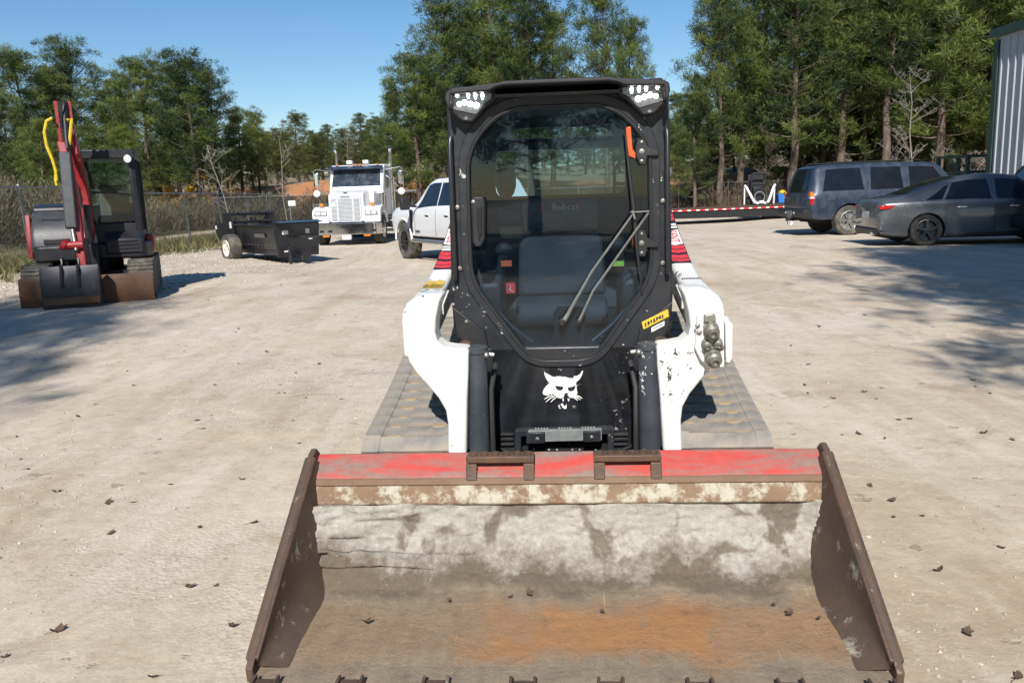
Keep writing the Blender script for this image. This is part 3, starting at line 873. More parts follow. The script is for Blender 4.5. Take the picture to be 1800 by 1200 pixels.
def rounded(poly, r, n=5):
    out = []
    m = len(poly)
    for i in range(m):
        p, a, b = Vector(poly[i]), Vector(poly[i - 1]), Vector(poly[(i + 1) % m])
        rr = r[i] if isinstance(r, list) else r
        u, v = (a - p), (b - p)
        rr = min(rr, u.length * 0.48, v.length * 0.48)
        u, v = p + u.normalized() * rr, p + v.normalized() * rr
        for k in range(n + 1):
            t = k / n
            q = u * (1 - t) ** 2 + p * 2 * t * (1 - t) + v * t * t
            out.append((q.x, q.y))
    return out
YF = 1.47
gl_in = rounded([(-0.25, 1.872), (0.25, 1.872), (0.412, 1.70), (0.418, 1.10), (0.150, 0.722), (-0.150, 0.722), (-0.418, 1.10), (-0.412, 1.70)], [0.12, 0.12, 0.13, 0.10, 0.09, 0.09, 0.10, 0.13], 6)
cab = ring([(-0.495, 1.925), (0.495, 1.925), (0.515, 1.00), (0.508, 0.86), (0.46, 0.785), (0.345, 0.775), (0.345, 0.28), (-0.345, 0.28), (-0.345, 0.775), (-0.46, 0.785), (-0.508, 0.86), (-0.515, 1.00)], gl_in, YF, YF + 0.08, 'cab', 'black_paint', loader, 0.012)
cgl = [(x * 1.012, 1.25 + (z - 1.25) * 1.012) for x, z in gl_in]
MB().tube([(x, YF - 0.004, z) for x, z in gl_in], 0.0105, 8, closed=True).build('door_seal', MAT['gasket'], cab)
door = MB().prism(cgl, 'y', YF + 0.012, YF + 0.018).build('door_glass', MAT['glass'], cab, fix=True)
go = [(x * 1.10, 1.25 + (z - 1.25) * 1.075) for x, z in gl_in]
ring(go, [(x * 1.01, 1.25 + (z - 1.25) * 1.01) for x, z in gl_in], YF - 0.010, YF + 0.004, 'door_frame', 'black_paint', cab, 0.004)
# panel seams beside the door
for s in (-1, 1):
    MB().prism([(s * 0.512, 0.985), (s * 0.36, 0.86), (s * 0.348, 0.79), (s * 0.455, 0.795), (s * 0.50, 0.865)], 'y', YF - 0.012, YF + 0.01).build('corner_panel', MAT['black_plastic'], cab, 0.006, fix=True)
    bolt_at((s * 0.447, YF - 0.012, 0.91), cab, 0.0055, 0.005)
    # side walls, pillars and glazing
    xs = (min(s * 0.475, s * 0.505), max(s * 0.475, s * 0.505))
    MB().box(*xs, YF + 0.08, 2.70, 0.80, 1.06).box(*xs, YF + 0.08, 2.70, 1.84, 1.915).box(*xs, 2.50, 2.70, 1.06, 1.84).box(*xs, YF + 0.08, 1.62, 1.06, 1.84).build('side_wall', MAT['black_paint'], cab, 0.006)
    MB().box(s * 0.49 - 0.003, s * 0.49 + 0.003, 1.62, 2.50, 1.06, 1.84).build('side_glass', MAT['side_glass'], cab)
    # rail up the pillar, work lamp on the flank
    MB().tube([(s * 0.482, YF + 0.01, 1.755), (s * 0.482, YF - 0.035, 1.745), (s * 0.484, YF - 0.045, 1.72), (s * 0.486, YF - 0.045, 1.14), (s * 0.486, YF - 0.035, 1.115), (s * 0.486, YF + 0.01, 1.105)], 0.0115, 10).build('grab_rail', MAT['gasket'], cab)
    for zz in (1.44, 1.16):
        bolt_at((s * 0.468, YF - 0.008, zz), cab, 0.0075, 0.006)
    lm = MB().box(s * 0.53 - 0.03, s * 0.53 + 0.03, 2.02, 2.14, 1.52, 1.70).build('flank_lamp', MAT['black_plastic'], cab, 0.012)
    MB().lathe([(0.03, 0), (0.03, 0.03), (0.02, 0.04), (0, 0.04)], (s * 0.545, 2.02, 1.58), (0, -1, 0), 12).build('lamp_bezel', MAT['interior_grey'], lm)
# rear bulkhead with window
ring([(-0.47, 1.92), (0.47, 1.92), (0.49, 0.80), (-0.49, 0.80)], rounded([(-0.28, 1.865), (0.28, 1.865), (0.385, 1.74), (0.385, 1.475), (-0.385, 1.475), (-0.385, 1.74)], [0.08, 0.08, 0.08, 0.05, 0.05, 0.08], 4), 2.60, 2.68, 'rear_bulkhead', 'interior', cab, 0.006, cen=(0.0, 1.66))
MB().box(-0.40, 0.40, 2.63, 2.636, 1.46, 1.88).build('rear_glass', MAT['side_glass'], cab)
MB().cyl((-0.44, 2.72, 1.775), (0.44, 2.72, 1.775), 0.036, n=18).build('roll_bar', MAT['cyl_black'], cab)
# roof with overhanging visor
rp = [(-0.515, 1.885), (-0.53, 1.93), (-0.525, 1.962), (-0.49, 1.978), (-0.42, 1.980), (-0.27, 1.992), (-0.245, 1.998), (0.245, 1.998), (0.27, 1.992), (0.42, 1.980), (0.49, 1.978), (0.525, 1.962), (0.53, 1.93), (0.515, 1.885), (0.505, 1.90), (0.50, 1.952), (0.32, 1.958), (0.285, 1.972), (0.245, 1.978), (-0.245, 1.978), (-0.285, 1.972), (-0.32, 1.958), (-0.50, 1.952), (-0.505, 1.90)]
rp = [(a * 0.915, b - 0.024) for a, b in rp]
roof = MB().prism(rp, 'y', 1.335, 2.72).build('roof', MAT['black_plastic'], cab, 0.006, fix=True)
MB().box(-0.44, 0.44, 1.40, 2.70, 1.915, 1.925).build('headliner', MAT['interior'], roof)
# work lights
zx = lambda u, v: (780 + u / 12.857, 130 + v / 12.857)
lens_px = [zx(*p) for p in ((150, 470), (260, 330), (860, 385), (1080, 440), (1075, 550), (900, 665), (760, 880), (700, 905), (190, 795))]
hous_px = [zx(*p) for p in ((90, 440), (200, 270), (880, 290), (1190, 420), (1150, 590), (960, 720), (640, 1090), (400, 1070), (140, 830))]
for s in (-1, 1):
    def LM(px, y, s=s):
        q = LPX(px, y)
        return q if s < 0 else mir(q)
    ho = MB().prism(LM(hous_px, 1.39), 'y', 1.40, 1.475).build('work_light', MAT['black_plastic'], cab, 0.008, fix=True)
    MB().prism(LM(lens_px, 1.385), 'y', 1.396, 1.402).build('reflector', MAT['reflector'], ho, fix=True)
    MB().prism(LM(lens_px, 1.38), 'y', 1.376, 1.380).build('lens', MAT['lens'], ho, 0.002, fix=True)
    for u, v, w, h in ((300, 470, 0.008, 0.013), (550, 470, 0.0068, 0.018), (710, 480, 0.0068, 0.018), (870, 490, 0.0068, 0.018), (345, 680, 0.0105, 0.0105), (465, 645, 0.012, 0.012), (600, 680, 0.012, 0.012), (735, 710, 0.013, 0.013)):
        (x, z), = LM([zx(u, v)], 1.39)
        MB().ball((x, 1.395, z), (w, 0.005, h), 10, 6).build('led', MAT['led'], ho)
    for v in (430, 520):
        q = LM([zx(230, v), zx(960, v + 15)], 1.39)
        MB().bar((q[0][0], 1.393, q[0][1]), (q[1][0], 1.393, q[1][1]), 0.004, 0.003).build('reflector_fin', MAT['chrome'], ho)
    (x, z), = LM([zx(500, 1000)], 1.40)
    bolt_at((x, 1.40, z), ho, 0.006, 0.006, mat='chrome')

# ---- cab interior
MB().box(-0.40, 0.40, 1.62, 2.56, 0.60, 0.62).build('cab_floor', MAT['interior'], cab)
MB().prism([(1.56, 0.60), (1.56, 0.72), (1.62, 0.74), (1.66, 0.60)], 'x', -0.40, 0.40).build('foot_rest', MAT['interior_grey'], cab, 0.01, fix=True)
seat = MB().prism([(1.90, 0.80), (1.86, 0.86), (1.90, 0.93), (2.0, 0.95), (2.30, 0.92), (2.34, 0.80)], 'x', -0.24, 0.24).build('seat', MAT['seat'], cab, 0.03, seg=3, fix=True)
bk = rounded([(-0.245, 0.93), (-0.225, 1.30), (0.225, 1.30), (0.245, 0.93)], [0.03, 0.12, 0.12, 0.03], 5)
MB().prism(bk, 'y', 2.20, 2.31).build('seat_back', MAT['seat'], seat, 0.03, seg=3, fix=True)
hr = MB().prism(rounded([(-0.205, 1.26), (-0.215, 1.455), (0.215, 1.455), (0.205, 1.26)], 0.03, 4), 'y', 2.31, 2.40).build('headrest', MAT['interior_grey'], seat, 0.025, seg=3, fix=True)
bg = MB().prism(rounded([(-0.095, 1.385), (-0.095, 1.43), (0.095, 1.43), (0.095, 1.385)], 0.008, 3), 'y', 2.300, 2.309).build('badge', MAT['black_dec'], seat, 0.002, fix=True)
for s in (-1, 1):
    MB().prism([(s * 0.098, 1.38), (s * 0.116, 1.4075), (s * 0.098, 1.435), (s * 0.086, 1.435), (s * 0.104, 1.4075), (s * 0.086, 1.38)], 'y', 2.296, 2.300).build('badge_chevron', MAT['red_dec'], bg, fix=True)
lettering('badge_lettering', 'Bobcat', 0.052, MAT['white_dec'], bg, (0.028, 2.297, 1.409), (1, 0, 0), (0, 0, 1), 1.0)
for s in (-1, 1):
    arm = MB().prism([(1.70, 0.95), (1.66, 1.06), (1.80, 1.10), (2.2, 1.08), (2.25, 0.80), (1.85, 0.80)], 'x', min(s * 0.30, s * 0.43), max(s * 0.30, s * 0.43)).build('control_console', MAT['interior'], cab, 0.02, fix=True)
    js = MB().tube([(s * 0.31, 1.82, 1.06), (s * 0.30, 1.80, 1.16), (s * 0.285, 1.79, 1.20)], [0.03, 0.018, 0.022], 10).ball((s * 0.283, 1.785, 1.225), (0.042, 0.036, 0.034)).build('joystick', MAT['rubber'], cab)
    MB().tube([(s * 0.40, 1.63, 1.14), (s * 0.37, 1.62, 1.0), (s * 0.25, 1.62, 0.86), (s * 0.12, 1.60, 0.76)], 0.008, 8).build('grab_tube', MAT['cyl_black'], cab)
MB().box(-0.30, -0.245, 1.775, 1.78, 1.135, 1.165).build('switch_label', MAT['orange'], cab)
rs = MB().prism(rounded([(-0.275, 1.005), (-0.275, 1.06), (-0.228, 1.06), (-0.228, 1.005)], 0.006, 2), 'y', 1.72, 1.724).build('red_sticker', MAT['red_dec'], cab, fix=True)
MB().bar((-0.252, 1.719, 1.05), (-0.252, 1.719, 1.02), 0.006, 0.002).bar((-0.263, 1.719, 1.03), (-0.241, 1.719, 1.015), 0.006, 0.002).build('sticker_mark', MAT['white_dec'], rs)
MB().prism([(-0.365, 1.40), (-0.215, 1.40), (-0.21, 1.335), (-0.36, 1.345)], 'y', 2.53, 2.54).build('storage_tray', MAT['interior_grey'], cab, 0.01, fix=True)
MB().prism([(-0.36, 1.30), (-0.22, 1.305), (-0.22, 1.235), (-0.345, 1.24)], 'y', 2.46, 2.47).build('yellow_sheet', plain('pale_yellow', (0.62, 0.58, 0.30), 0.7), cab, 0.01, fix=True)  # flat pale yellow sheet just ahead of the rear bulkhead
MB().box(0.255, 0.31, 1.74, 1.745, 1.125, 1.15).build('lime_tag', MAT['lime'], cab)
MB().tube([(0.30, 2.3, 1.47), (0.30, 2.26, 1.60), (0.35, 2.2, 1.68), (0.42, 2.1, 1.70)], 0.010, 8).build('coat_rail', MAT['interior_grey'], cab)
MB().ball((-0.305, 2.40, 1.56), (0.06, 0.05, 0.10)).build('speaker_pod', MAT['interior'], cab)
# ---- things on the door: wiper, hinges, handle, motor cover
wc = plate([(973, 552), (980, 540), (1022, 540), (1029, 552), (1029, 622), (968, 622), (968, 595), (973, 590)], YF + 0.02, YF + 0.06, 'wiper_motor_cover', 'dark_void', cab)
def D3(px, py, y):
    x, z = LP(px, py, y)
    return (x, y, z)
yw = YF - 0.035
wa = MB().tube([D3(990, 566, yw), D3(1003, 545, yw)], [0.013, 0.008], 8).tube([D3(1000, 549, yw), D3(1040, 478, yw - .01), D3(1112, 377, yw - .015)], [0.009, 0.006, 0.005], 8).tube([D3(1018, 564, yw), D3(1042, 512, yw), D3(1140, 374, yw - .015)], [0.007, 0.006, 0.005], 8).build('wiper_arm', MAT['brushed'], cab)
MB().lathe([(0.018, -0.02), (0.018, 0.012), (0.012, 0.018), (0, 0.018)], D3(988, 567, yw), (0, -1, 0), 14).lathe([(0.011, -0.02), (0.011, 0.010), (0, 0.013)], D3(1017, 566, yw), (0, -1, 0), 12).build('wiper_pivot', MAT['rubber'], cab)
MB().bar(D3(1108, 373, yw - .016), D3(1141, 371, yw - .016), 0.016, 0.006).bar(D3(1111, 370, yw - .02), D3(1116, 385, yw - .02), 0.024, 0.008).build('wiper_link', MAT['brushed'], wa)
MB().tube([D3(1099, 235, yw + .005), D3(1106, 300, yw), D3(1115, 375, yw - .008), D3(1121, 450, yw), D3(1129, 515, yw + .008)], [0.004, 0.007, 0.010, 0.007, 0.004], 6).build('wiper_blade', MAT['rubber'], wa)
plate([(1100, 224), (1109, 222), (1112, 262), (1117, 268), (1118, 280), (1103, 274)], YF - 0.02, YF - 0.012, 'emergency_handle', 'orange', cab)
plate([(1112, 415), (1117, 400), (1120, 432), (1110, 438)], YF + 0.03, YF + 0.035, 'emergency_tab', 'orange', cab)
for cy in (266, 427):
    hp = plate([(1117, cy - 10), (1121, cy - 22), (1134, cy - 22), (1139, cy - 8), (1158, cy - 3), (1158, cy + 8), (1138, cy + 8), (1135, cy + 24), (1124, cy + 24), (1118, cy + 8)], YF - 0.03, YF - 0.012, 'hinge', 'black_plastic', cab)
    for dy, r in ((-16, 0.0045), (0, 0.008), (17, 0.005)):
        bolt_at(D3(1128, cy + dy, YF - 0.03), hp, r, 0.006)
hd = plate([(827, 349), (836, 345), (850, 346), (853, 356), (852, 420), (846, 434), (836, 435), (830, 425)], YF - 0.04, YF - 0.008, 'door_handle', 'black_plastic', cab, 0.008)
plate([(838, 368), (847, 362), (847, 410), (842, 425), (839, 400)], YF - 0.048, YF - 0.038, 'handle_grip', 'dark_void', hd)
bolt_at(D3(832, 355, YF - 0.04), hd, 0.006)
# labels on the right corner panel
yl = plate([(1128, 566), (1174, 543), (1176, 556), (1131, 579)], YF - 0.016, YF - 0.0125, 'warning_label', 'yellow_dec', cab, 0)
for k in range(7):
    u = k / 7
    x0, y0_ = lerp(1133, 1168, u), lerp(568, 551, u)
    plate([(x0, y0_), (x0 + 3.2, y0_ - 1.6), (x0 + 3.4 + (k % 2), y0_ + 5.0 - (k % 3)), (x0 + 0.5, y0_ + 7.0 - (k % 3))], YF - 0.0175, YF - 0.0165, 'label_mark', 'black_dec' if k % 3 else 'edge_rust', yl, 0)
wl = plate([(1145, 576), (1168, 564), (1168, 572), (1145, 584)], YF - 0.016, YF - 0.0125, 'white_label', 'white_dec', cab, 0)
plate([(1148, 577), (1165, 568), (1165, 570), (1148, 579)], YF - 0.0172, YF - 0.0165, 'label_mark', 'interior_grey', wl, 0)
# animal-head emblem on the lower panel
ez = lambda u, v: (820 + u / 5.0, 580 + v / 5.0)
def em(pts, name, mat, par, d):
    return plate([ez(*p) for p in pts], YF - 0.013 - d, YF - 0.0118 - d, name, mat, par, 0, fix=True, smooth=0)
head = em([(680, 340), (686, 372), (708, 382), (738, 398), (764, 414), (768, 405), (778, 416), (790, 404), (812, 408), (820, 402), (832, 410), (866, 410), (900, 420), (908, 438), (918, 418), (934, 428), (946, 404), (972, 402), (1000, 384), (1018, 355), (1024, 358), (1016, 392), (1000, 424), (976, 448), (962, 462), (968, 492), (970, 528), (976, 552), (962, 572), (952, 588), (926, 597), (904, 590), (893, 574), (860, 572), (852, 592), (826, 601), (802, 594), (786, 578), (774, 572), (752, 556), (748, 572), (732, 558), (726, 574), (700, 574), (676, 566), (668, 546), (680, 518), (704, 488), (730, 464), (716, 450), (698, 424), (686, 392)], 'emblem', 'white_dec', cab, 0.0)
for pts in ([(778, 488), (812, 492), (852, 498), (846, 518), (828, 530), (804, 528), (788, 514)], [(890, 504), (922, 500), (958, 488), (954, 512), (938, 532), (912, 538), (892, 526)], [(858, 556), (876, 552), (896, 556), (888, 570), (876, 578), (864, 570)], [(874, 576), (880, 576), (884, 596), (872, 596)]):
    em(pts, 'emblem_eye', 'black_dec', head, 0.0015)
for pts in ([(760, 570), (720, 580), (682, 604), (686, 608), (724, 588), (764, 576)], [(775, 576), (730, 598), (694, 630), (698, 634), (736, 604), (780, 582)], [(790, 584), (760, 606), (738, 632), (742, 636), (766, 612), (796, 590)], [(960, 570), (990, 576), (1020, 598), (1016, 602), (986, 584), (956, 578)], [(955, 580), (980, 590), (1004, 610), (1000, 614), (974, 598), (950, 588)], [(945, 588), (962, 598), (980, 616), (976, 620), (956, 606), (940, 596)],
            [(842, 600), (856, 598), (852, 630), (846, 622)], [(886, 600), (904, 600), (906, 612), (896, 630)], [(806, 664), (818, 652), (816, 672), (830, 690), (818, 690)], [(826, 652), (846, 640), (850, 656), (864, 670), (880, 648), (880, 686), (866, 694), (846, 682)]):
    em(pts, 'emblem_whisker', 'white_dec', head, 0.0)
# lower front: step plate, brackets, vents
bolt_at(D3(1009, 715, YF - 0.001), cab, 0.006, 0.005)
sb = plate([(905, 756), (1079, 752), (1079, 815), (1068, 815), (1068, 763), (916, 767), (916, 815), (905, 815)], 1.38, 1.43, 'step_bracket', 'black_paint', cab, 0.004)
plate([(928, 757), (1058, 754), (1058, 774), (928, 777)], 1.36, 1.39, 'step_bar', 'interior_grey', sb, 0.003)
plate([(925, 761), (958, 760), (958, 779), (925, 780)], 1.345, 1.362, 'step_clamp', 'black_paint', sb, 0.003)
plate([(1025, 758), (1056, 757), (1056, 776), (1025, 777)], 1.345, 1.362, 'step_clamp', 'black_paint', sb, 0.003)
for k in range(3):
    for j in range(5):
        bolt_at(D3(942 + k * 41 + j * 5.0, 753 - k * 0.9, 1.39), sb, 0.0035, 0.006)
for px, py in ((945, 771), (1040, 768)):
    bolt_at(D3(px, py, 1.345), sb, 0.007)
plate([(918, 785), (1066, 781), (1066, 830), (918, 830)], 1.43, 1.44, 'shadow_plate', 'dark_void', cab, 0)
for px in (938, 965, 979, 1006, 1019, 1047):
    bolt_at(D3(px, 790, 1.43), cab, 0.004)
for a, b in ((878, 903), (1079, 1105)):
    for v in (762, 770, 779):
        plate([(a, v), (b, v - 0.5), (b, v + 4), (a, v + 4.5)], YF - 0.02, YF + 0.0, 'vent_slat', 'black_plastic', cab, 0.002)
for s in (-1, 1):
    MB().tube([(s * 0.335, YF - 0.012, 0.76), (s * 0.335, YF - 0.014, 0.34), (s * 0.325, YF - 0.014, 0.295), (s * 0.28, YF - 0.012, 0.275)], 0.009, 8).build('panel_lip', MAT['black_plastic'], cab)
# ------------------------------------------------------------------ road vehicles
def hermite(tab, y, k):
    n = len(tab)
    if y <= tab[0][0]: return tab[0][k]
    if y >= tab[-1][0]: return tab[-1][k]
    for i in range(n - 1):
        y0, y1 = tab[i][0], tab[i + 1][0]
        if y0 <= y <= y1:
            h = y1 - y0; t = (y - y0) / h
            d = (tab[i + 1][k] - tab[i][k]) / h
            dp = (tab[i][k] - tab[i - 1][k]) / (y0 - tab[i - 1][0]) if i > 0 else d
            dn = (tab[i + 2][k] - tab[i + 1][k]) / (tab[i + 2][0] - y1) if i < n - 2 else d
            m0 = 0 if dp * d <= 0 else 2 * dp * d / (dp + d)
            m1 = 0 if dn * d <= 0 else 2 * dn * d / (dn + d)
            return (2 * t ** 3 - 3 * t * t + 1) * tab[i][k] + (t ** 3 - 2 * t * t + t) * h * m0 + (-2 * t ** 3 + 3 * t * t) * tab[i + 1][k] + (t ** 3 - t * t) * h * m1
class Body:
    """lofted car body; table rows: y, bottom, belt, top, half width, roof half width"""
    def __init__(s, tab):
        s.tab = tab
    def q(s, y):
        return [hermite(s.tab, y, k) for k in range(1, 6)]
    def sec(s, y):
        zb, zl, zt, w, wr = s.q(y)
        hb = zl - zb
        g = max(0.0, zt - zl)
        return [(0, zb), (w * 0.86, zb), (w * 0.965, zb + 0.05 * hb), (w * 0.99, zb + 0.2 * hb), (w, zb + 0.45 * hb), (w, zb + 0.66 * hb), (w * 0.992, zb + 0.76 * hb), (w * 0.985, zb + 0.92 * hb), (w * 0.955, zl),
                (lerp(w * 0.955, wr, 0.93), zl + g * 0.90), (wr * 0.93, zl + g * 0.985), (wr * 0.55, zt + 0.012), (0, zt + 0.016)]
    def mesh(s, n=56, arches=()):
        m = MB()
        y0, y1 = s.tab[0][0], s.tab[-1][0]
        ys = sorted({round(lerp(y0, y1, 0.5 - 0.5 * math.cos(math.pi * i / n)) * 0.35 + lerp(y0, y1, i / n) * 0.65, 4) for i in range(n + 1)})
        k = 13
        for y in ys:
            c = s.sec(y)
            row = [(x, y, z) for x, z in c] + [(-x, y, z) for x, z in c[-2:0:-1]]
            m.v += row
        r = len(row)
        for i in range(len(ys) - 1):
            for j in range(r):
                l = (j + 1) % r
                m.f.append((i * r + j, i * r + l, (i + 1) * r + l, (i + 1) * r + j))
        m.f.append(tuple(range(r))); m.f.append(tuple((len(ys) - 1) * r + j for j in reversed(range(r))))
        return m
    def build(s, name, mat, parent, arches):
        o = s.mesh().build(name, mat, parent, fix=True, smooth=40)
        cuts = []
        for (y, z, r) in arches:
            for sg in (-1, 1):
                c = MB().lathe([(r, 0), (r, 0.9)], (sg * 0.62, y, z), (sg, 0, 0), 28).mesh('cutter')
                co = bpy.data.objects.new('cutter', c); COL.objects.link(co); co.parent = parent
                b = o.modifiers.new('arch', 'BOOLEAN'); b.operation = 'DIFFERENCE'; b.object = co; b.solver = 'EXACT'
                cuts.append(co)
        dg = bpy.context.evaluated_depsgraph_get(); dg.update()
        me = bpy.data.meshes.new_from_object(o.evaluated_get(dg))
        o.modifiers.clear()
        o.data = me
        me.polygons.foreach_set('use_smooth', [True] * len(me.polygons)); me.set_sharp_from_angle(angle=R_(38))
        for c in cuts:
            bpy.data.objects.remove(c)
        return o
    def side(s, y, t, sg, off=0.006):
        c = s.sec(y); a, b = c[8], c[9]
        x, z = lerp(a[0], b[0], t), lerp(a[1], b[1], t)
        n = Vector((b[1] - a[1], 0, a[0] - b[0])).normalized()
        return (sg * (x + n.x * off), y, z + n.z * off)
    def window(s, name, mat, parent, sg, yb0, yb1, yt0, yt1, t0=0.05, t1=0.93, off=0.006):
        m = MB(); nu, nv = 8, 4
        for j in range(nv + 1):
            t = lerp(t0, t1, j / nv)
            a, b = lerp(yb0, yt0, j / nv), lerp(yb1, yt1, j / nv)
            for i in range(nu + 1):
                m.v.append(s.side(lerp(a, b, i / nu), t, sg, off))
        for j in range(nv):
            for i in range(nu):
                o = j * (nu + 1) + i
                m.f.append((o, o + 1, o + nu + 2, o + nu + 1))
        return m.build(name, mat, parent, smooth=60)
    def screen(s, name, mat, parent, ya, yb, f=0.90, off=0.008):
        m = MB(); n, k = 10, 8
        for j in range(n + 1):
            y = lerp(ya, yb, j / n)
            zt, wr = s.q(y)[2], s.q(y)[4]
            dz = (s.q(y + 0.01)[2] - s.q(y - 0.01)[2]) / 0.02
            nv = Vector((0, -dz, 1)).normalized() * off
            for i in range(k + 1):
                u = lerp(-f, f, i / k)
                zz = zt + (0.016 if abs(u) < 0.1 else lerp(0.016, -0.02, abs(u) ** 3))
                m.v.append((u * wr, y + nv.y, zz + nv.z + 0.004))
        for j in range(n):
            for i in range(k):
                o = j * (k + 1) + i
                m.f.append((o, o + 1, o + k + 2, o + k + 1))
        return m.build(name, mat, parent, smooth=60)
def wheel(parent, x, y, r, w, rim_mat, spokes=5, rim=0.64, tyre=None, dark=None, turn=0.0):
    sg = 1 if x > 0 else -1
    rr = r * rim
    hub = MB().lathe([(rr * 0.98, -0.10), (rr * 1.0, 0.01), (rr * 0.93, 0.015), (rr * 0.90, -0.05), (rr * 0.88, -0.06), (0.0, -0.06)], (0, 0, 0), (sg, 0, 0), 24)
    for i in range(spokes):
        a = 2 * math.pi * i / spokes + turn
        d = Vector((0, math.cos(a), math.sin(a))); p = Vector((sg * 0.0, 0, 0))
        hub.bar(p + d * rr * 0.12 + Vector((sg * 0.004, 0, 0)), p + d * rr * 0.93 + Vector((-sg * 0.005, 0, 0)), rr * 0.22, 0.035, (sg, 0, 0))
    hub.lathe([(rr * 0.22, -0.03), (rr * 0.22, 0.012), (rr * 0.15, 0.02), (0, 0.02)], (0, 0, 0), (sg, 0, 0), 12)
    h = hub.build('wheel', rim_mat, parent)
    h.location = (x, y, r)
    t = MB().lathe([(rr * 0.99, -w), (r * 0.93, -w), (r * 0.985, -w + 0.03), (r, -w + 0.06), (r, -0.045), (r * 0.985, -0.015), (r * 0.93, 0.008), (r * 0.80, 0.014), (rr * 1.0, 0.0), (rr * 0.95, -0.04), (rr * 0.95, -w + 0.03)], (0, 0, 0), (sg, 0, 0), 36)
    tm = t.build('tyre', tyre or MAT['tyre'], h)
    MB().lathe([(rr * 0.93, -0.08), (0, -0.08)], (0, 0, 0), (sg, 0, 0), 20).build('wheel_backing', MAT['dark_void'], h)
    return h
MAT['tyre'] = paint('tyre_rubber', (0.028, 0.027, 0.026), 0.75, var=0.2, dust=0.5, dustcol=(0.22, 0.19, 0.15))
MAT['tyre_dusty'] = paint('tyre_rubber_dusty', (0.06, 0.056, 0.05), 0.85, var=0.2, dust=0.75, dustcol=(0.28, 0.245, 0.19))
MAT['car_grey'] = paint('car_paint_graphite', (0.125, 0.130, 0.140), 0.30, metal=0.45, coat=0.8, var=0.03, dust=0, bump=0)
MAT['car_blue'] = paint('car_paint_slate_blue', (0.022, 0.034, 0.062), 0.36, metal=0.15, coat=0.5, var=0.1, dust=0.22, dustcol=(0.24, 0.25, 0.27), bump=0.02)
MAT['car_black'] = paint('car_paint_black', (0.012, 0.013, 0.017), 0.25, coat=0.8, var=0.03, dust=0, bump=0)
MAT['car_white'] = paint('car_paint_white', (0.74, 0.75, 0.76), 0.32, coat=0.6, var=0.02, dust=0.06, bump=0)
MAT['pane'] = paint('tinted_pane', (0.006, 0.008, 0.013), 0.14, coat=0.0, var=0.1, dust=0.02, bump=0, spec=0.5)
MAT['tail_red'] = plain('tail_lamp_red', (0.42, 0.012, 0.014), 0.18, Coat_Weight=0.6)
MAT['tail_amber'] = plain('lamp_amber', (0.65, 0.20, 0.03), 0.22, Coat_Weight=0.4)
MAT['lamp_clear'] = plain('lamp_clear', (0.60, 0.62, 0.64), 0.15, Coat_Weight=0.5)
MAT['trim'] = plain('black_trim', (0.016, 0.016, 0.018), 0.5)
MAT['plate'] = plain('number_plate', (0.62, 0.63, 0.64), 0.5)

def place_car(name, label, cat, px, py, s, theta, wloc, mk):
    W = at(px, py, s)
    root = thing(name, label, cat, rz=-theta)
    c, sn = math.cos(theta), math.sin(theta)
    # world = root + lat*x + fwd*y
    lat, fw = Vector((c, -sn, 0)), Vector((sn, c, 0))
    p = Vector((W.x, W.y, 0)) - lat * wloc[0] - fw * wloc[1]
    root.location = (p.x, p.y, gz(W.x, W.y) - 0.004)
    mk(root)
    return root

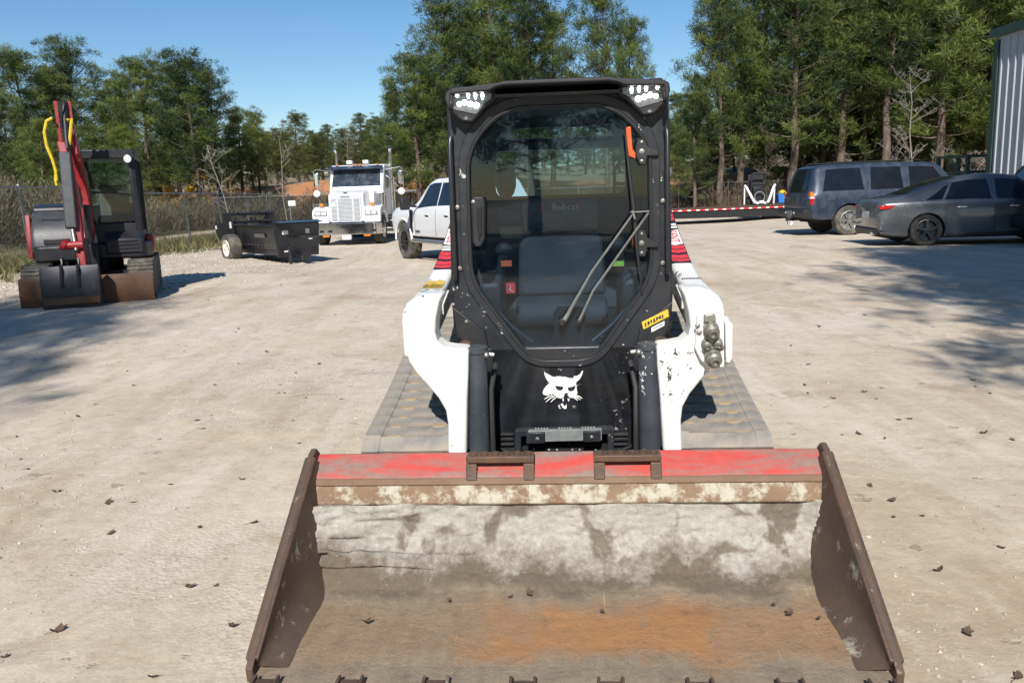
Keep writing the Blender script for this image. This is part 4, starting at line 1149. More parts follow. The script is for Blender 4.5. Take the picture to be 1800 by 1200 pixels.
def mk_suv(root):
    B = Body([(-2.80, 0.62, 1.02, 1.04, 0.84, 0.80), (-2.76, 0.50, 1.08, 1.16, 0.94, 0.80), (-2.70, 0.46, 1.13, 1.40, 0.975, 0.76), (-2.58, 0.44, 1.15, 1.78, 0.99, 0.70), (-2.45, 0.42, 1.16, 1.87, 0.995, 0.70), (-1.0, 0.40, 1.17, 1.91, 1.0, 0.72), (0.55, 0.40, 1.16, 1.885, 1.0, 0.71), (0.78, 0.40, 1.15, 1.83, 1.0, 0.72), (1.42, 0.40, 1.13, 1.19, 0.99, 0.88), (1.7, 0.40, 1.11, 1.15, 0.985, 0.90), (2.5, 0.42, 1.04, 1.09, 0.96, 0.86), (2.72, 0.46, 0.98, 1.0, 0.90, 0.80), (2.80, 0.56, 0.9, 0.92, 0.82, 0.74)])
    b = B.build('body', MAT['car_blue'], root, [(-1.68, 0.40, 0.46), (1.62, 0.40, 0.46)])
    for sg in (-1, 1):
        B.window('side_window', MAT['pane'], root, sg, -2.42, -1.30, -2.28, -1.36)
        B.window('side_window', MAT['pane'], root, sg, -1.12, -0.22, -1.06, -0.26)
        B.window('side_window', MAT['pane'], root, sg, -0.04, 1.12, -0.02, 0.66)
        for y in (-1.2, -0.13):
            MB().bar(B.side(y, -0.02, sg, 0.004), B.side(y, 0.95, sg, 0.004), 0.012, 0.01).build('door_gap', MAT['trim'], b)
        for y in (-0.95, 0.1):
            MB().box(sg * 1.0 - 0.02, sg * 1.0 + 0.02, y, y + 0.22, 1.00, 1.045).build('door_handle', MAT['chrome'], root, 0.008)
        lp = MB().prism([(-2.76, 0.84), (-2.76, 1.19), (-2.68, 1.19), (-2.60, 0.84)], 'x', sg * 0.90 - 0.075, sg * 0.90 + 0.075).build('tail_lamp', MAT['tail_red'], root, 0.012, fix=True)
        MB().prism([(-2.77, 1.06), (-2.77, 1.18), (-2.68, 1.18), (-2.655, 1.06)], 'x', sg * 0.90 - 0.078, sg * 0.90 + 0.078).build('turn_lens', MAT['tail_amber'], lp, 0.008, fix=True)
        MB().prism([(-2.772, 1.005), (-2.772, 1.055), (-2.66, 1.055), (-2.65, 1.005)], 'x', sg * 0.90 - 0.079, sg * 0.90 + 0.079).build('reverse_lens', MAT['lamp_clear'], lp, 0.006, fix=True)
        MB().tube([(sg * 0.60, -2.3, 1.90), (sg * 0.60, -2.2, 1.945), (sg * 0.61, 0.3, 1.95), (sg * 0.60, 0.45, 1.905)], 0.016, 8).build('roof_rail', MAT['trim'], root)
        MB().box(sg * 0.995, sg * 1.012, -1.15, 1.05, 0.60, 0.66).build('side_moulding', MAT['trim'], root, 0.004)
        wm = MB().ball((sg * 1.12, 0.92, 1.20), (0.10, 0.06, 0.09)).bar((sg * 0.96, 0.95, 1.16), (sg * 1.1, 0.93, 1.18), 0.05, 0.05).build('door_mirror', MAT['trim'], root)
        for y in (-1.68, 1.62):
            wheel(root, sg * 0.965, y, 0.40, 0.27, MAT['alu'], 6, 0.66, MAT['tyre_dusty'])
    rw = MB()
    for j in range(7):
        t = j / 6
        z = lerp(1.18, 1.80, t); y = lerp(-2.765, -2.60, t ** 1.5) - 0.01
        w = lerp(0.80, 0.63, t)
        for i in range(9):
            u = lerp(-1, 1, i / 8)
            rw.v.append((u * w, y + 0.05 * u ** 4, z))
    rw.f = [(j * 9 + i, j * 9 + i + 1, j * 9 + i + 10, j * 9 + i + 9) for j in range(6) for i in range(8)]
    rw.build('rear_window', MAT['pane'], root, smooth=60)
    B.screen('windscreen', MAT['pane'], root, 0.86, 1.38)
    bm = MB().prism([(-2.92, 0.50), (-2.95, 0.56), (-2.95, 0.68), (-2.90, 0.72), (-2.70, 0.72), (-2.70, 0.48)], 'x', -0.98, 0.98).build('rear_bumper', MAT['trim'], root, 0.02, fix=True)
    MB().box(-0.17, 0.17, -2.965, -2.955, 0.53, 0.68).build('number_plate', MAT['interior_grey'], bm, 0.004)
    for x in (-0.3, 0.3):
        MB().box(x - 0.03, x + 0.03, -2.965, -2.95, 0.60, 0.65).build('bumper_lamp', MAT['lamp_clear'], bm)
    h = MB().box(-0.05, 0.05, -3.05, -2.6, 0.40, 0.48).box(-0.25, 0.25, -2.85, -2.75, 0.42, 0.48).build('tow_hitch', MAT['trim'], root)
    MB().cyl((0, -3.02, 0.44), (0, -3.02, 0.36), 0.02).ball((0, -3.02, 0.335), 0.028).tube([(0.1, -2.9, 0.40), (0.13, -2.95, 0.30), (0.05, -2.97, 0.26)], 0.008, 6).build('hitch_ball', MAT['chrome'], h)
    MB().box(-0.7, 0.7, -2.4, 2.3, 0.34, 0.46).build('chassis', MAT['dark_void'], root)
suv = place_car('parked_suv', 'slate blue SUV with faded paint and a tow hitch, parked beside the grey sedan', 'suv', 1492, 414, 65, R_(88), (0.965, -1.68), mk_suv)

def mk_sedan(root):
    B = Body([(-2.32, 0.42, 0.78, 0.80, 0.72, 0.66), (-2.28, 0.30, 0.84, 0.90, 0.82, 0.70), (-2.20, 0.24, 0.90, 0.985, 0.86, 0.70), (-1.95, 0.20, 0.92, 1.01, 0.885, 0.68), (-1.75, 0.19, 0.925, 1.05, 0.895, 0.64), (-1.2, 0.18, 0.925, 1.25, 0.90, 0.575), (-0.55, 0.17, 0.92, 1.405, 0.90, 0.565), (0.0, 0.17, 0.915, 1.435, 0.90, 0.57), (0.45, 0.17, 0.91, 1.39, 0.90, 0.575), (0.95, 0.17, 0.90, 1.15, 0.895, 0.64), (1.32, 0.18, 0.885, 0.94, 0.89, 0.76), (1.9, 0.19, 0.82, 0.86, 0.87, 0.74), (2.2, 0.21, 0.72, 0.75, 0.81, 0.68), (2.32, 0.30, 0.6, 0.62, 0.70, 0.6)])
    b = B.build('body', MAT['car_grey'], root, [(-1.36, 0.32, 0.365), (1.34, 0.32, 0.365)])
    for sg in (-1, 1):
        B.window('side_window', MAT['pane'], root, sg, -1.02, -0.12, -0.82, -0.16, t1=0.90)
        B.window('side_window', MAT['pane'], root, sg, -0.02, 0.98, 0.0, 0.50, t1=0.90)
        B.window('quarter_window', MAT['pane'], root, sg, -1.40, -1.08, -0.98, -0.90, t1=0.80)
        for y in (-0.80, 0.22):
            MB().box(sg * 0.895 - 0.015, sg * 0.895 + 0.02, y, y + 0.20, 0.765, 0.80).build('door_handle', MAT['chrome'], root, 0.008)
        for y, k in ((-0.06, 0), (-1.0, 0)):
            MB().tube([(sg * 0.903, y, 0.28), (sg * 0.904, y - 0.02 if k else y, 0.55), (sg * 0.886, y, 0.86)], 0.004, 5).build('door_gap', MAT['trim'], b)
        lp = MB().prism([(-2.30, 0.77), (-2.30, 0.83), (-2.21, 0.865), (-1.97, 0.85), (-2.10, 0.775)], 'x', sg * 0.845 - 0.055, sg * 0.845 + 0.035).build('tail_lamp', MAT['tail_red'], root, 0.012, fix=True)
        MB().prism([(-2.27, 0.36), (-2.245, 0.50), (-2.18, 0.46), (-2.12, 0.33)], 'x', sg * 0.80 - 0.03, sg * 0.80 + 0.075).build('bumper_insert', MAT['chrome'], root, 0.01, fix=True)
        MB().ball((sg * 0.99, 0.72, 0.97), (0.09, 0.05, 0.06)).bar((sg * 0.86, 0.74, 0.93), (sg * 0.96, 0.73, 0.95), 0.03, 0.03).build('door_mirror', MAT['car_grey'], root)
        for y in (-1.36, 1.34):
            wheel(root, sg * 0.885, y, 0.325, 0.22, MAT['wheel_dark'], 5, 0.70, MAT['tyre'], turn=0.3)
        MB().box(sg * 0.88, sg * 0.905, -0.95, 0.92, 0.20, 0.26).build('sill', MAT['trim'], root, 0.01)
    B.screen('rear_window', MAT['pane'], root, -1.72, -0.72, 0.92)
    B.screen('windscreen', MAT['pane'], root, 0.56, 1.24, 0.92)
    MB().box(-0.80, 0.80, -2.305, -2.27, 0.80, 0.83).build('tail_lamp_strip', MAT['tail_red'], root, 0.006)
    MB().box(-0.24, 0.24, -2.325, -2.28, 0.58, 0.72).build('number_plate', MAT['plate'], root, 0.006)
    MB().prism([(-2.32, 0.24), (-2.34, 0.36), (-2.28, 0.42), (-2.1, 0.40), (-2.1, 0.20)], 'x', -0.72, 0.72).build('rear_valance', MAT['trim'], root, 0.02, fix=True)
    MB().cyl((0.55, -2.36, 0.27), (0.55, -2.1, 0.27), 0.035).cyl((0.63, -2.36, 0.27), (0.63, -2.1, 0.27), 0.035).build('exhaust_tip', MAT['chrome'], root)
    MB().box(-0.6, 0.6, -2.0, 2.0, 0.15, 0.26).build('underbody', MAT['dark_void'], root)
MAT['wheel_dark'] = plain('wheel_dark_alloy', (0.10, 0.105, 0.115), 0.35, 0.7)
sedan = place_car('parked_sedan', 'dark graphite grey sedan with a red light bar across its tail, parked in tree shade', 'sedan', 1627, 433, 85, R_(97), (0.885, -1.36), mk_sedan)

def mk_dark(root):
    B = Body([(-2.30, 0.55, 0.92, 0.94, 0.80, 0.76), (-2.26, 0.36, 1.0, 1.10, 0.90, 0.74), (-2.16, 0.30, 1.03, 1.36, 0.93, 0.66), (-1.95, 0.27, 1.04, 1.60, 0.94, 0.62), (-1.2, 0.25, 1.04, 1.70, 0.95, 0.63), (0.3, 0.25, 1.03, 1.68, 0.95, 0.63), (0.75, 0.25, 1.02, 1.45, 0.95, 0.67), (1.25, 0.25, 1.01, 1.07, 0.94, 0.82), (2.0, 0.27, 0.92, 0.97, 0.91, 0.78), (2.25, 0.32, 0.8, 0.83, 0.84, 0.7), (2.33, 0.42, 0.68, 0.7, 0.72, 0.6)])
    B.build('body', MAT['car_black'], root, [(-1.36, 0.36, 0.41), (1.36, 0.36, 0.41)])
    for sg in (-1, 1):
        B.window('side_window', MAT['pane'], root, sg, -1.85, -1.25, -1.7, -1.28)
        B.window('side_window', MAT['pane'], root, sg, -1.15, -0.25, -1.1, -0.3)
        B.window('side_window', MAT['pane'], root, sg, -0.15, 0.95, -0.12, 0.5)
        MB().prism([(-2.30, 0.88), (-2.28, 1.02), (-2.1, 1.05), (-1.9, 1.0), (-2.1, 0.90)], 'x', sg * 0.88 - 0.12, sg * 0.88 + 0.055).build('tail_lamp', MAT['tail_red'], root, 0.015, fix=True)
        MB().box(sg * 0.93, sg * 0.965, -0.95, 0.95, 0.26, 0.36).build('sill', MAT['trim'], root, 0.01)
        for y in (-1.36, 1.36):
            wheel(root, sg * 0.93, y, 0.355, 0.24, MAT['alu'], 5, 0.68)
    MB().prism([(-2.36, 0.36), (-2.38, 0.50), (-2.33, 0.62), (-2.1, 0.60), (-2.1, 0.30)], 'x', -0.9, 0.9).build('rear_bumper', MAT['trim'], root, 0.03, fix=True)
    rw = MB()
    for j in range(6):
        t = j / 5
        for i in range(7):
            u = lerp(-1, 1, i / 6)
            rw.v.append((u * lerp(0.74, 0.56, t), lerp(-2.265, -2.05, t) + 0.05 * u ** 4, lerp(1.06, 1.55, t)))
    rw.f = [(j * 7 + i, j * 7 + i + 1, j * 7 + i + 8, j * 7 + i + 7) for j in range(5) for i in range(6)]
    rw.build('rear_window', MAT['pane'], root, smooth=60)
    MB().box(-0.6, 0.6, -2.0, 2.0, 0.2, 0.3).build('underbody', MAT['dark_void'], root)
place_car('parked_crossover', 'black crossover with a chrome-edged red tail lamp, its tail poking past the grey sedan', 'car', 1915, 444, 92, R_(97), (0.93, -1.36), mk_dark)

def mk_pickup(root):
    B = Body([(-3.05, 0.75, 1.30, 1.33, 0.93, 0.90), (-3.0, 0.66, 1.36, 1.40, 1.0, 0.94), (-1.25, 0.62, 1.37, 1.41, 1.01, 0.94), (-1.2, 0.62, 1.37, 1.42, 1.01, 0.93), (-1.12, 0.60, 1.37, 1.95, 1.01, 0.76), (-0.9, 0.60, 1.37, 2.02, 1.01, 0.75), (0.35, 0.60, 1.35, 2.05, 1.01, 0.75), (0.75, 0.60, 1.33, 1.99, 1.01, 0.75), (1.5, 0.60, 1.31, 1.42, 1.01, 0.90), (1.75, 0.62, 1.32, 1.40, 1.015, 0.92), (2.75, 0.66, 1.25, 1.34, 1.01, 0.90), (2.98, 0.70, 1.2, 1.25, 0.97, 0.86), (3.05, 0.85, 1.1, 1.12, 0.90, 0.80)])
    b = B.build('body', MAT['car_white'], root, [(-1.85, 0.50, 0.52), (2.08, 0.50, 0.54)])
    for sg in (-1, 1):
        B.window('side_window', MAT['pane'], root, sg, -1.0, -0.05, -0.82, -0.08)
        B.window('side_window', MAT['pane'], root, sg, 0.0, 1.28, 0.0, 0.74)
        for y in (-0.72, 0.42):
            MB().box(sg * 1.0 - 0.02, sg * 1.0 + 0.025, y, y + 0.24, 1.16, 1.20).build('door_handle', MAT['car_white'], root, 0.008)
            MB().box(sg * 1.0 - 0.01, sg * 1.0 + 0.012, y, y + 0.20, 1.12, 1.158).build('handle_recess', MAT['trim'], root)
        for y in (-1.02, 0.0, 1.28):
            MB().tube([(sg * 1.012, y, 0.66), (sg * 1.016, y, 1.0), (sg * 1.0, y, 1.30)], 0.004, 5).build('door_gap', MAT['trim'], b)
        mr = MB().bar((sg * 0.98, 1.18, 1.38), (sg * 1.22, 1.14, 1.40), 0.06, 0.06).box(sg * 1.32 - 0.12, sg * 1.32 + 0.12, 1.08, 1.20, 1.30, 1.60).build('door_mirror', MAT['trim'], root, 0.03)
        MB().box(sg * 1.32 - 0.10, sg * 1.32 + 0.10, 1.195, 1.215, 1.34, 1.42).build('mirror_lamp', MAT['chrome'], mr, 0.01)
        MB().tube([(sg * 1.05, -0.95, 0.52), (sg * 1.06, 1.35, 0.52)], 0.05, 10).build('side_step', MAT['alu'], root)
        MB().box(sg * 1.005, sg * 1.022, 1.45, 1.62, 0.72, 1.30).build('fender_vent', MAT['trim'], root, 0.01)
        MB().box(sg * 1.01, sg * 1.02, 1.0, 1.25, 0.735, 0.775).build('door_badge', MAT['trim'], root, 0.004)
        MB().prism([(2.70, 0.95), (2.75, 1.22), (3.0, 1.18), (3.04, 0.95)], 'x', sg * 0.86 - 0.10, sg * 0.86 + 0.10).build('headlamp', MAT['lamp_clear'], root, 0.02, fix=True)
        # flared arch
        for y, r in ((2.08, 0.555), (-1.85, 0.535)):
            MB().tube([(sg * 1.015, y + r * math.cos(a), 0.50 + r * math.sin(a)) for a in [math.pi * i / 16 for i in range(17)]], 0.028, 8).build('arch_flare', MAT['car_white'], b)
        for y in (-1.85, 2.08):
            wheel(root, sg * 1.0, y, 0.475, 0.32, MAT['trim'], 8, 0.56, MAT['tyre_dusty'])
    B.screen('windscreen', MAT['pane'], root, 0.82, 1.46)
    MB().box(-0.75, 0.75, -2.9, 2.8, 0.45, 0.64).build('chassis', MAT['dark_void'], root)
    MB().box(-0.92, 0.92, -2.92, -1.30, 1.385, 1.43).build('bed_cover', MAT['trim'], root, 0.01)
pickup = place_car('pickup_truck', 'white crew-cab pickup with black wheels parked behind the track loader', 'pickup', 713, 455, 66, R_(-29), (-1.0, 2.08), mk_pickup)

# ------------------------------------------------------------------ heavy truck (x image-right, y away from the camera)
W = at(612, 430, 50.5)
tr = thing('semi_truck', 'white conventional semi truck with a tall chrome grille, twin exhaust stacks and a cab visor', 'semi truck', (W.x, W.y, gz(W.x, W.y)), R_(-4))
MAT['bright'] = plain('bright_metal', (0.66, 0.67, 0.70), 0.4, 0.35)
MAT['truck_white'] = paint('truck_white', (0.76, 0.77, 0.77), 0.35, coat=0.5, var=0.04, dust=0.12, bump=0)
MAT['truck_glass'] = paint('truck_glass', (0.02, 0.027, 0.035), 0.08, coat=0.5, dust=0.25, dustcol=(0.25, 0.30, 0.33), bump=0, spec=0.7)
bp = rounded([(-1.22, 0.10), (1.22, 0.10), (1.22, -0.02), (1.05, -0.16), (-1.05, -0.16), (-1.22, -0.02)], [0.02, 0.02, 0.1, 0.1, 0.1, 0.1], 4)
bpr = MB().prism(bp, 'z', 0.38, 0.76).build('bumper', MAT['chrome'], tr, 0.02, fix=True)
for x in (-0.85, 0.45, 0.98, -0.55):
    MB().box(x - 0.07, x + 0.07, -0.172, -0.15, 0.46, 0.54).build('bumper_port', MAT['dark_void'], bpr)
MB().box(-0.18, 0.18, -0.172, -0.15, 0.60, 0.66).build('bumper_slot', MAT['dark_void'], bpr)
for x in (-0.72, 0.72):
    MB().box(x - 0.12, x + 0.12, -0.12, -0.04, 0.30, 0.375).build('marker_lamp', MAT['tail_amber'], bpr, 0.015)
MB().box(-0.16, 0.16, -0.13, -0.12, 0.20, 0.38).build('number_plate', MAT['plate'], bpr, 0.005)
hood = MB().prism([(0.06, 0.80), (0.06, 1.70), (0.12, 1.78), (0.4, 1.84), (1.55, 1.96), (1.7, 1.96), (1.7, 0.80)], 'x', -0.62, 0.62).build('hood', MAT['truck_white'], tr, 0.07, seg=4, fix=True)
MB().prism([(-0.78, 0.9), (-0.80, 1.86), (-0.62, 1.95), (0.62, 1.95), (0.80, 1.86), (0.78, 0.9)], 'y', 0.95, 1.7).build('cowl', MAT['truck_white'], hood, 0.05, seg=3, fix=True)
gr = rounded([(-0.55, 0.80), (-0.55, 1.66), (-0.50, 1.76), (0.50, 1.76), (0.55, 1.66), (0.55, 0.80)], [0.03, 0.05, 0.06, 0.06, 0.05, 0.03], 4)
grl = MB().prism(gr, 'y', -0.02, 0.07).build('grille_shell', MAT['bright'], tr, 0.015, fix=True)
MB().box(-0.49, 0.49, -0.025, -0.02, 0.84, 1.60).build('grille_mesh', MAT['interior_grey'], grl)
for i in range(17):
    z = 0.86 + i * 0.044
    MB().box(-0.49, 0.49, -0.045, -0.024, z, z + 0.026).build('grille_slat', MAT['bright'], grl)
for x in (-0.27, 0.27):
    MB().box(x - 0.03, x + 0.03, -0.05, -0.045, 0.84, 1.60).build('grille_bar', MAT['bright'], grl)
MB().box(-0.16, 0.16, -0.035, -0.02, 1.64, 1.68).build('grille_badge', MAT['interior_grey'], grl, 0.01)
MB().prism([(-0.46, 1.34), (-0.32, 1.34), (-0.34, 1.42), (-0.44, 1.46), (-0.42, 1.50), (-0.30, 1.52), (-0.30, 1.48), (-0.47, 1.46)], 'y', -0.056, -0.046).build('grille_flag', MAT['white_dec'], grl, fix=True)
MB().box(-0.05, 0.05, 0.02, 0.08, 1.77, 1.81).bar((-0.07, 0.05, 1.83), (0.0, 0.05, 1.80), 0.02, 0.02).bar((0.07, 0.05, 1.83), (0.0, 0.05, 1.80), 0.02, 0.02).build('hood_ornament', MAT['edge_rust'], tr)
for s in (-1, 1):
    fpts = [(-0.02, 0.78), (-0.02, 1.12), (0.05, 1.26), (0.3, 1.34), (0.75, 1.34), (1.05, 1.24), (1.22, 1.02), (1.28, 0.72), (1.14, 0.72), (1.10, 0.88), (0.95, 1.05), (0.70, 1.12), (0.42, 1.10), (0.22, 0.98), (0.12, 0.78)]
    fd = MB().prism(fpts, 'x', min(s * 0.60, s * 1.2), max(s * 0.60, s * 1.2)).build('fender', MAT['truck_white'], tr, 0.05, seg=4, fix=True)
    hl = MB().prism(rounded([(s * 0.66, 1.02), (s * 0.66, 1.20), (s * 1.08, 1.20), (s * 1.13, 1.02)], 0.03, 3), 'y', -0.04, 0.0).build('headlamp', MAT['alu'], fd, 0.01, fix=True)
    for x in (0.78, 0.98):
        MB().box(s * x - 0.085, s * x + 0.085, -0.048, -0.04, 1.05, 1.17).build('headlamp_lens', MAT['lamp_clear'], hl, 0.01)
    MB().box(s * 0.90 - 0.07, s * 0.90 + 0.07, 0.12, 0.22, 1.33, 1.46).build('turn_lamp', MAT['tail_amber'], fd, 0.03)
    h = wheel(tr, s * 1.16, 0.62, 0.52, 0.28, MAT['chrome'], 10, 0.56, MAT['tyre'])
    stk = MB().tube([(s * 1.03, 2.95, 0.9), (s * 1.03, 2.95, 2.35)], 0.14, 16).tube([(s * 1.03, 2.95, 2.3), (s * 1.03, 2.95, 3.25), (s * 1.035, 2.93, 3.34), (s * 1.06, 2.86, 3.42)], 0.062, 14).build('exhaust_stack', MAT['chrome'], tr)
    MB().cyl((s * 0.93, 1.55, 1.05), (s * 0.93, 1.55, 1.72), 0.15, n=18).ball((s * 0.93, 1.55, 1.72), (0.15, 0.15, 0.06)).build('air_cleaner', MAT['chrome'], tr)
    mr = MB().box(s * 1.56 - 0.085, s * 1.56 + 0.085, 1.98, 2.06, 2.06, 2.56).build('side_mirror', MAT['chrome'], tr, 0.05, seg=3)
    MB().tube([(s * 0.98, 1.95, 2.60), (s * 1.55, 2.02, 2.68), (s * 1.66, 2.02, 2.62), (s * 1.66, 2.02, 1.98), (s * 1.56, 2.02, 1.86), (s * 0.98, 1.9, 1.84)], 0.016, 6).tube([(s * 1.0, 1.95, 2.45), (s * 1.5, 2.02, 1.96)], 0.014, 6).build('mirror_frame', MAT['chrome'], mr)
    MB().ball((s * 1.58, 2.0, 1.80), (0.13, 0.05, 0.13)).build('spot_mirror', MAT['truck_white'], mr)
    MB().cyl((s * 0.92, 3.0, 0.68), (s * 0.92, 4.3, 0.68), 0.30, n=20).build('fuel_tank', MAT['chrome'], tr)
    MB().box(min(s * .62, s * 1.2), max(s * .62, s * 1.2), 2.0, 3.0, 0.42, 0.5).box(min(s * .62, s * 1.2), max(s * .62, s * 1.2), 2.1, 2.9, 0.72, 0.78).build('cab_step', MAT['alu'], tr, 0.01)
    for y in (5.3, 6.6):
        wheel(tr, s * 1.18, y, 0.52, 0.5, MAT['alu'], 10, 0.55)
cabp = [(1.62, 0.95), (1.62, 1.95), (1.95, 2.72), (2.10, 2.80), (3.05, 2.82), (3.10, 2.75), (3.10, 0.95)]
cb = MB().prism(cabp, 'x', -0.99, 0.99).build('cab', MAT['truck_white'], tr, 0.06, seg=3, fix=True)
a, b = Vector((0, 1.655, 2.02)), Vector((0, 1.905, 2.60))
nrm = Vector((0, -(b - a).z, (b - a).y)).normalized() * 0.012
MB().add([(-0.90, a.y + nrm.y, a.z + nrm.z), (0.90, a.y + nrm.y, a.z + nrm.z), (0.86, b.y + nrm.y, b.z + nrm.z), (-0.86, b.y + nrm.y, b.z + nrm.z)], [(0, 1, 2, 3)]).build('windscreen', MAT['truck_glass'], cb)
vis = MB().prism([(1.86, 2.76), (1.62, 2.66), (1.62, 2.64), (1.88, 2.60)], 'x', -0.97, 0.97).build('sun_visor', MAT['car_blue'], cb, 0.006, fix=True)
for s in (-1, 1):
    MB().box(s * 0.99 - 0.004, s * 0.99 + 0.008, 2.1, 2.75, 1.95, 2.58).build('side_window', MAT['truck_glass'], cb)
    hn = MB().box(s * 0.30 - 0.10, s * 0.30 + 0.10, 2.0, 2.25, 2.83, 2.96).build('air_horn', MAT['truck_white'], cb, 0.02)
for x in (-0.75, -0.12, 0.0, 0.12, 0.75):
    MB().ball((x, 1.98, 2.80), (0.05, 0.06, 0.035)).build('roof_marker', MAT['tail_amber'], cb)
MB().box(-0.42, 0.42, 0.6, 7.2, 0.55, 0.80).build('chassis', MAT['dark_void'], tr)

# ------------------------------------------------------------------ manure spreader (y runs back along the box)
MAT['cream'] = plain('cream_rim', (0.74, 0.71, 0.60), 0.5)
sp = thing('manure_spreader', 'black manure spreader with one cream-rimmed wheel showing, standing by the chain-link fence', 'spreader', (0, 0, 0), R_(40))
E0 = at(524, 452, 69)
sp.location = (E0.x, E0.y, gz(E0.x, E0.y))
MAT['spr'] = paint('spreader_black', (0.010, 0.011, 0.015), 0.32, coat=0.3, var=0.2, dust=0.05, bump=0.02)
box = MB()
box.prism([(-0.52, 0.36), (-0.60, 0.95), (-0.56, 0.95), (-0.48, 0.40), (0.48, 0.40), (0.56, 0.95), (0.60, 0.95), (0.52, 0.36)], 'y', 0.0, 3.1)
box = box.build('box', MAT['spr'], sp, 0.01, fix=True)
fp = MB().prism([(-0.56, 0.18), (-0.62, 0.95), (-0.62, 1.08), (0.62, 1.08), (0.62, 0.95), (0.56, 0.18)], 'y', -0.06, 0.0).build('front_panel', MAT['spr'], sp, 0.01, fix=True)
MB().prism([(-0.08, 1.0), (-0.40, 1.04), (0.05, 1.08)], 'x', -0.6, 0.6).build('front_hood', MAT['spr'], sp, 0.01, fix=True)
for s in (-1, 1):
    MB().prism([(2.45, 0.40), (2.45, 1.00), (2.7, 1.30), (3.1, 1.30), (3.2, 1.02), (3.75, 0.98), (3.75, 0.78), (3.3, 0.35)], 'x', s * 0.62 - 0.02, s * 0.62 + 0.02).build('beater_side', MAT['spr'], sp, 0.006, fix=True)
    MB().bar((s * 0.615, 0.0, 0.97), (s * 0.615, 2.5, 0.97), 0.05, 0.04).build('top_rail', MAT['spr'], box, 0.006)
    h = wheel(sp, s * 0.98, 2.2, 0.37, 0.30, MAT['cream'], 3, 0.60, MAT['tyre_dusty'])
    for k in range(10):
        bolt_at((s * 0.535, 0.35 + k * 0.2, 0.46), box, 0.012, 0.01, d=(s, 0, 0))
bt = MB()
for z in (1.02, 1.24):
    bt.cyl((-0.6, 2.95, z), (0.6, 2.95, z), 0.045, n=10)
    for k in range(14):
        a = k * 0.9
        bt.bar((-0.55 + k * 0.085, 2.95, z), (-0.55 + k * 0.085, 2.95 + 0.14 * math.cos(a), z + 0.14 * math.sin(a)), 0.02, 0.02)
bt.build('beaters', MAT['spr'], sp)
MB().box(-0.07, 0.07, -0.45, 0.3, 0.22, 0.34).box(-0.10, 0.10, -0.5, -0.4, 0.10, 0.34).build('drawbar', MAT['spr'], sp, 0.01)
MB().box(-0.5, -0.42, 0.0, 3.0, 0.22, 0.36).box(0.42, 0.5, 0.0, 3.0, 0.22, 0.36).box(-0.95, 0.95, 2.15, 2.25, 0.32, 0.42).build('underframe', MAT['spr'], sp, 0.01)
MB().cyl((-0.35, -0.3, 0.0), (-0.35, -0.3, 0.45), 0.04).build('jack_stand', MAT['spr'], sp)
for x, z, w, h in ((0.28, 0.80, 0.11, 0.12), (-0.33, 0.79, 0.16, 0.10), (-0.05, 1.03, 0.16, 0.04), (-0.30, 0.32, 0.18, 0.04), (0.35, 0.6, 0.1, 0.03)):
    MB().box(x - w / 2, x + w / 2, -0.066, -0.061, z - h / 2, z + h / 2).build('label', MAT['plate'], fp)
ls = MB().box(-0.612, -0.604, 0.55, 1.15, 0.66, 0.76).build('label', MAT['alu'], sp)
ls.rotation_euler = (0, 0, 0)
MB().box(-0.648, -0.641, 2.55, 2.68, 0.88, 1.05).box(-0.648, -0.641, 3.62, 3.72, 0.84, 0.94).build('side_reflector', MAT['plate'], sp)
# ------------------------------------------------------------------ mini excavator (x image-right, y away from the camera)
W = at(158, 533, 122)
ex = thing('mini_excavator', 'red and dark grey mini excavator with raised boom and yellow hoses, bucket on the gravel', 'excavator', (W.x, W.y, gz(W.x, W.y)), R_(20))
ex.scale = (0.87, 0.95, 0.98)
MAT['ex_red'] = paint('excavator_red', (0.25, 0.010, 0.014), 0.38, var=0.15, dust=0.15, coat=0.3)
MAT['ex_grey'] = paint('excavator_grey', (0.038, 0.041, 0.048), 0.40, var=0.1, dust=0.12, coat=0.3)
MAT['ex_dark'] = paint('excavator_dark', (0.011, 0.012, 0.017), 0.42, var=0.2, dust=0.04)
MAT['hose_y'] = plain('yellow_hose', (0.62, 0.46, 0.03), 0.5)
MAT['ex_bucket'] = paint('worn_bucket_steel', (0.06, 0.06, 0.070), 0.42, metal=0.5, var=0.3, dust=0.25, dustcol=(0.16, 0.12, 0.09))
bl = MB().prism([(0.0, 0.0), (-0.03, 0.12), (0.0, 0.38), (0.05, 0.42), (0.06, 0.40), (0.03, 0.12), (0.05, 0.0)], 'x', -1.0, 1.0).build('dozer_blade', MAT['blade_rust'], ex, 0.006, fix=True)
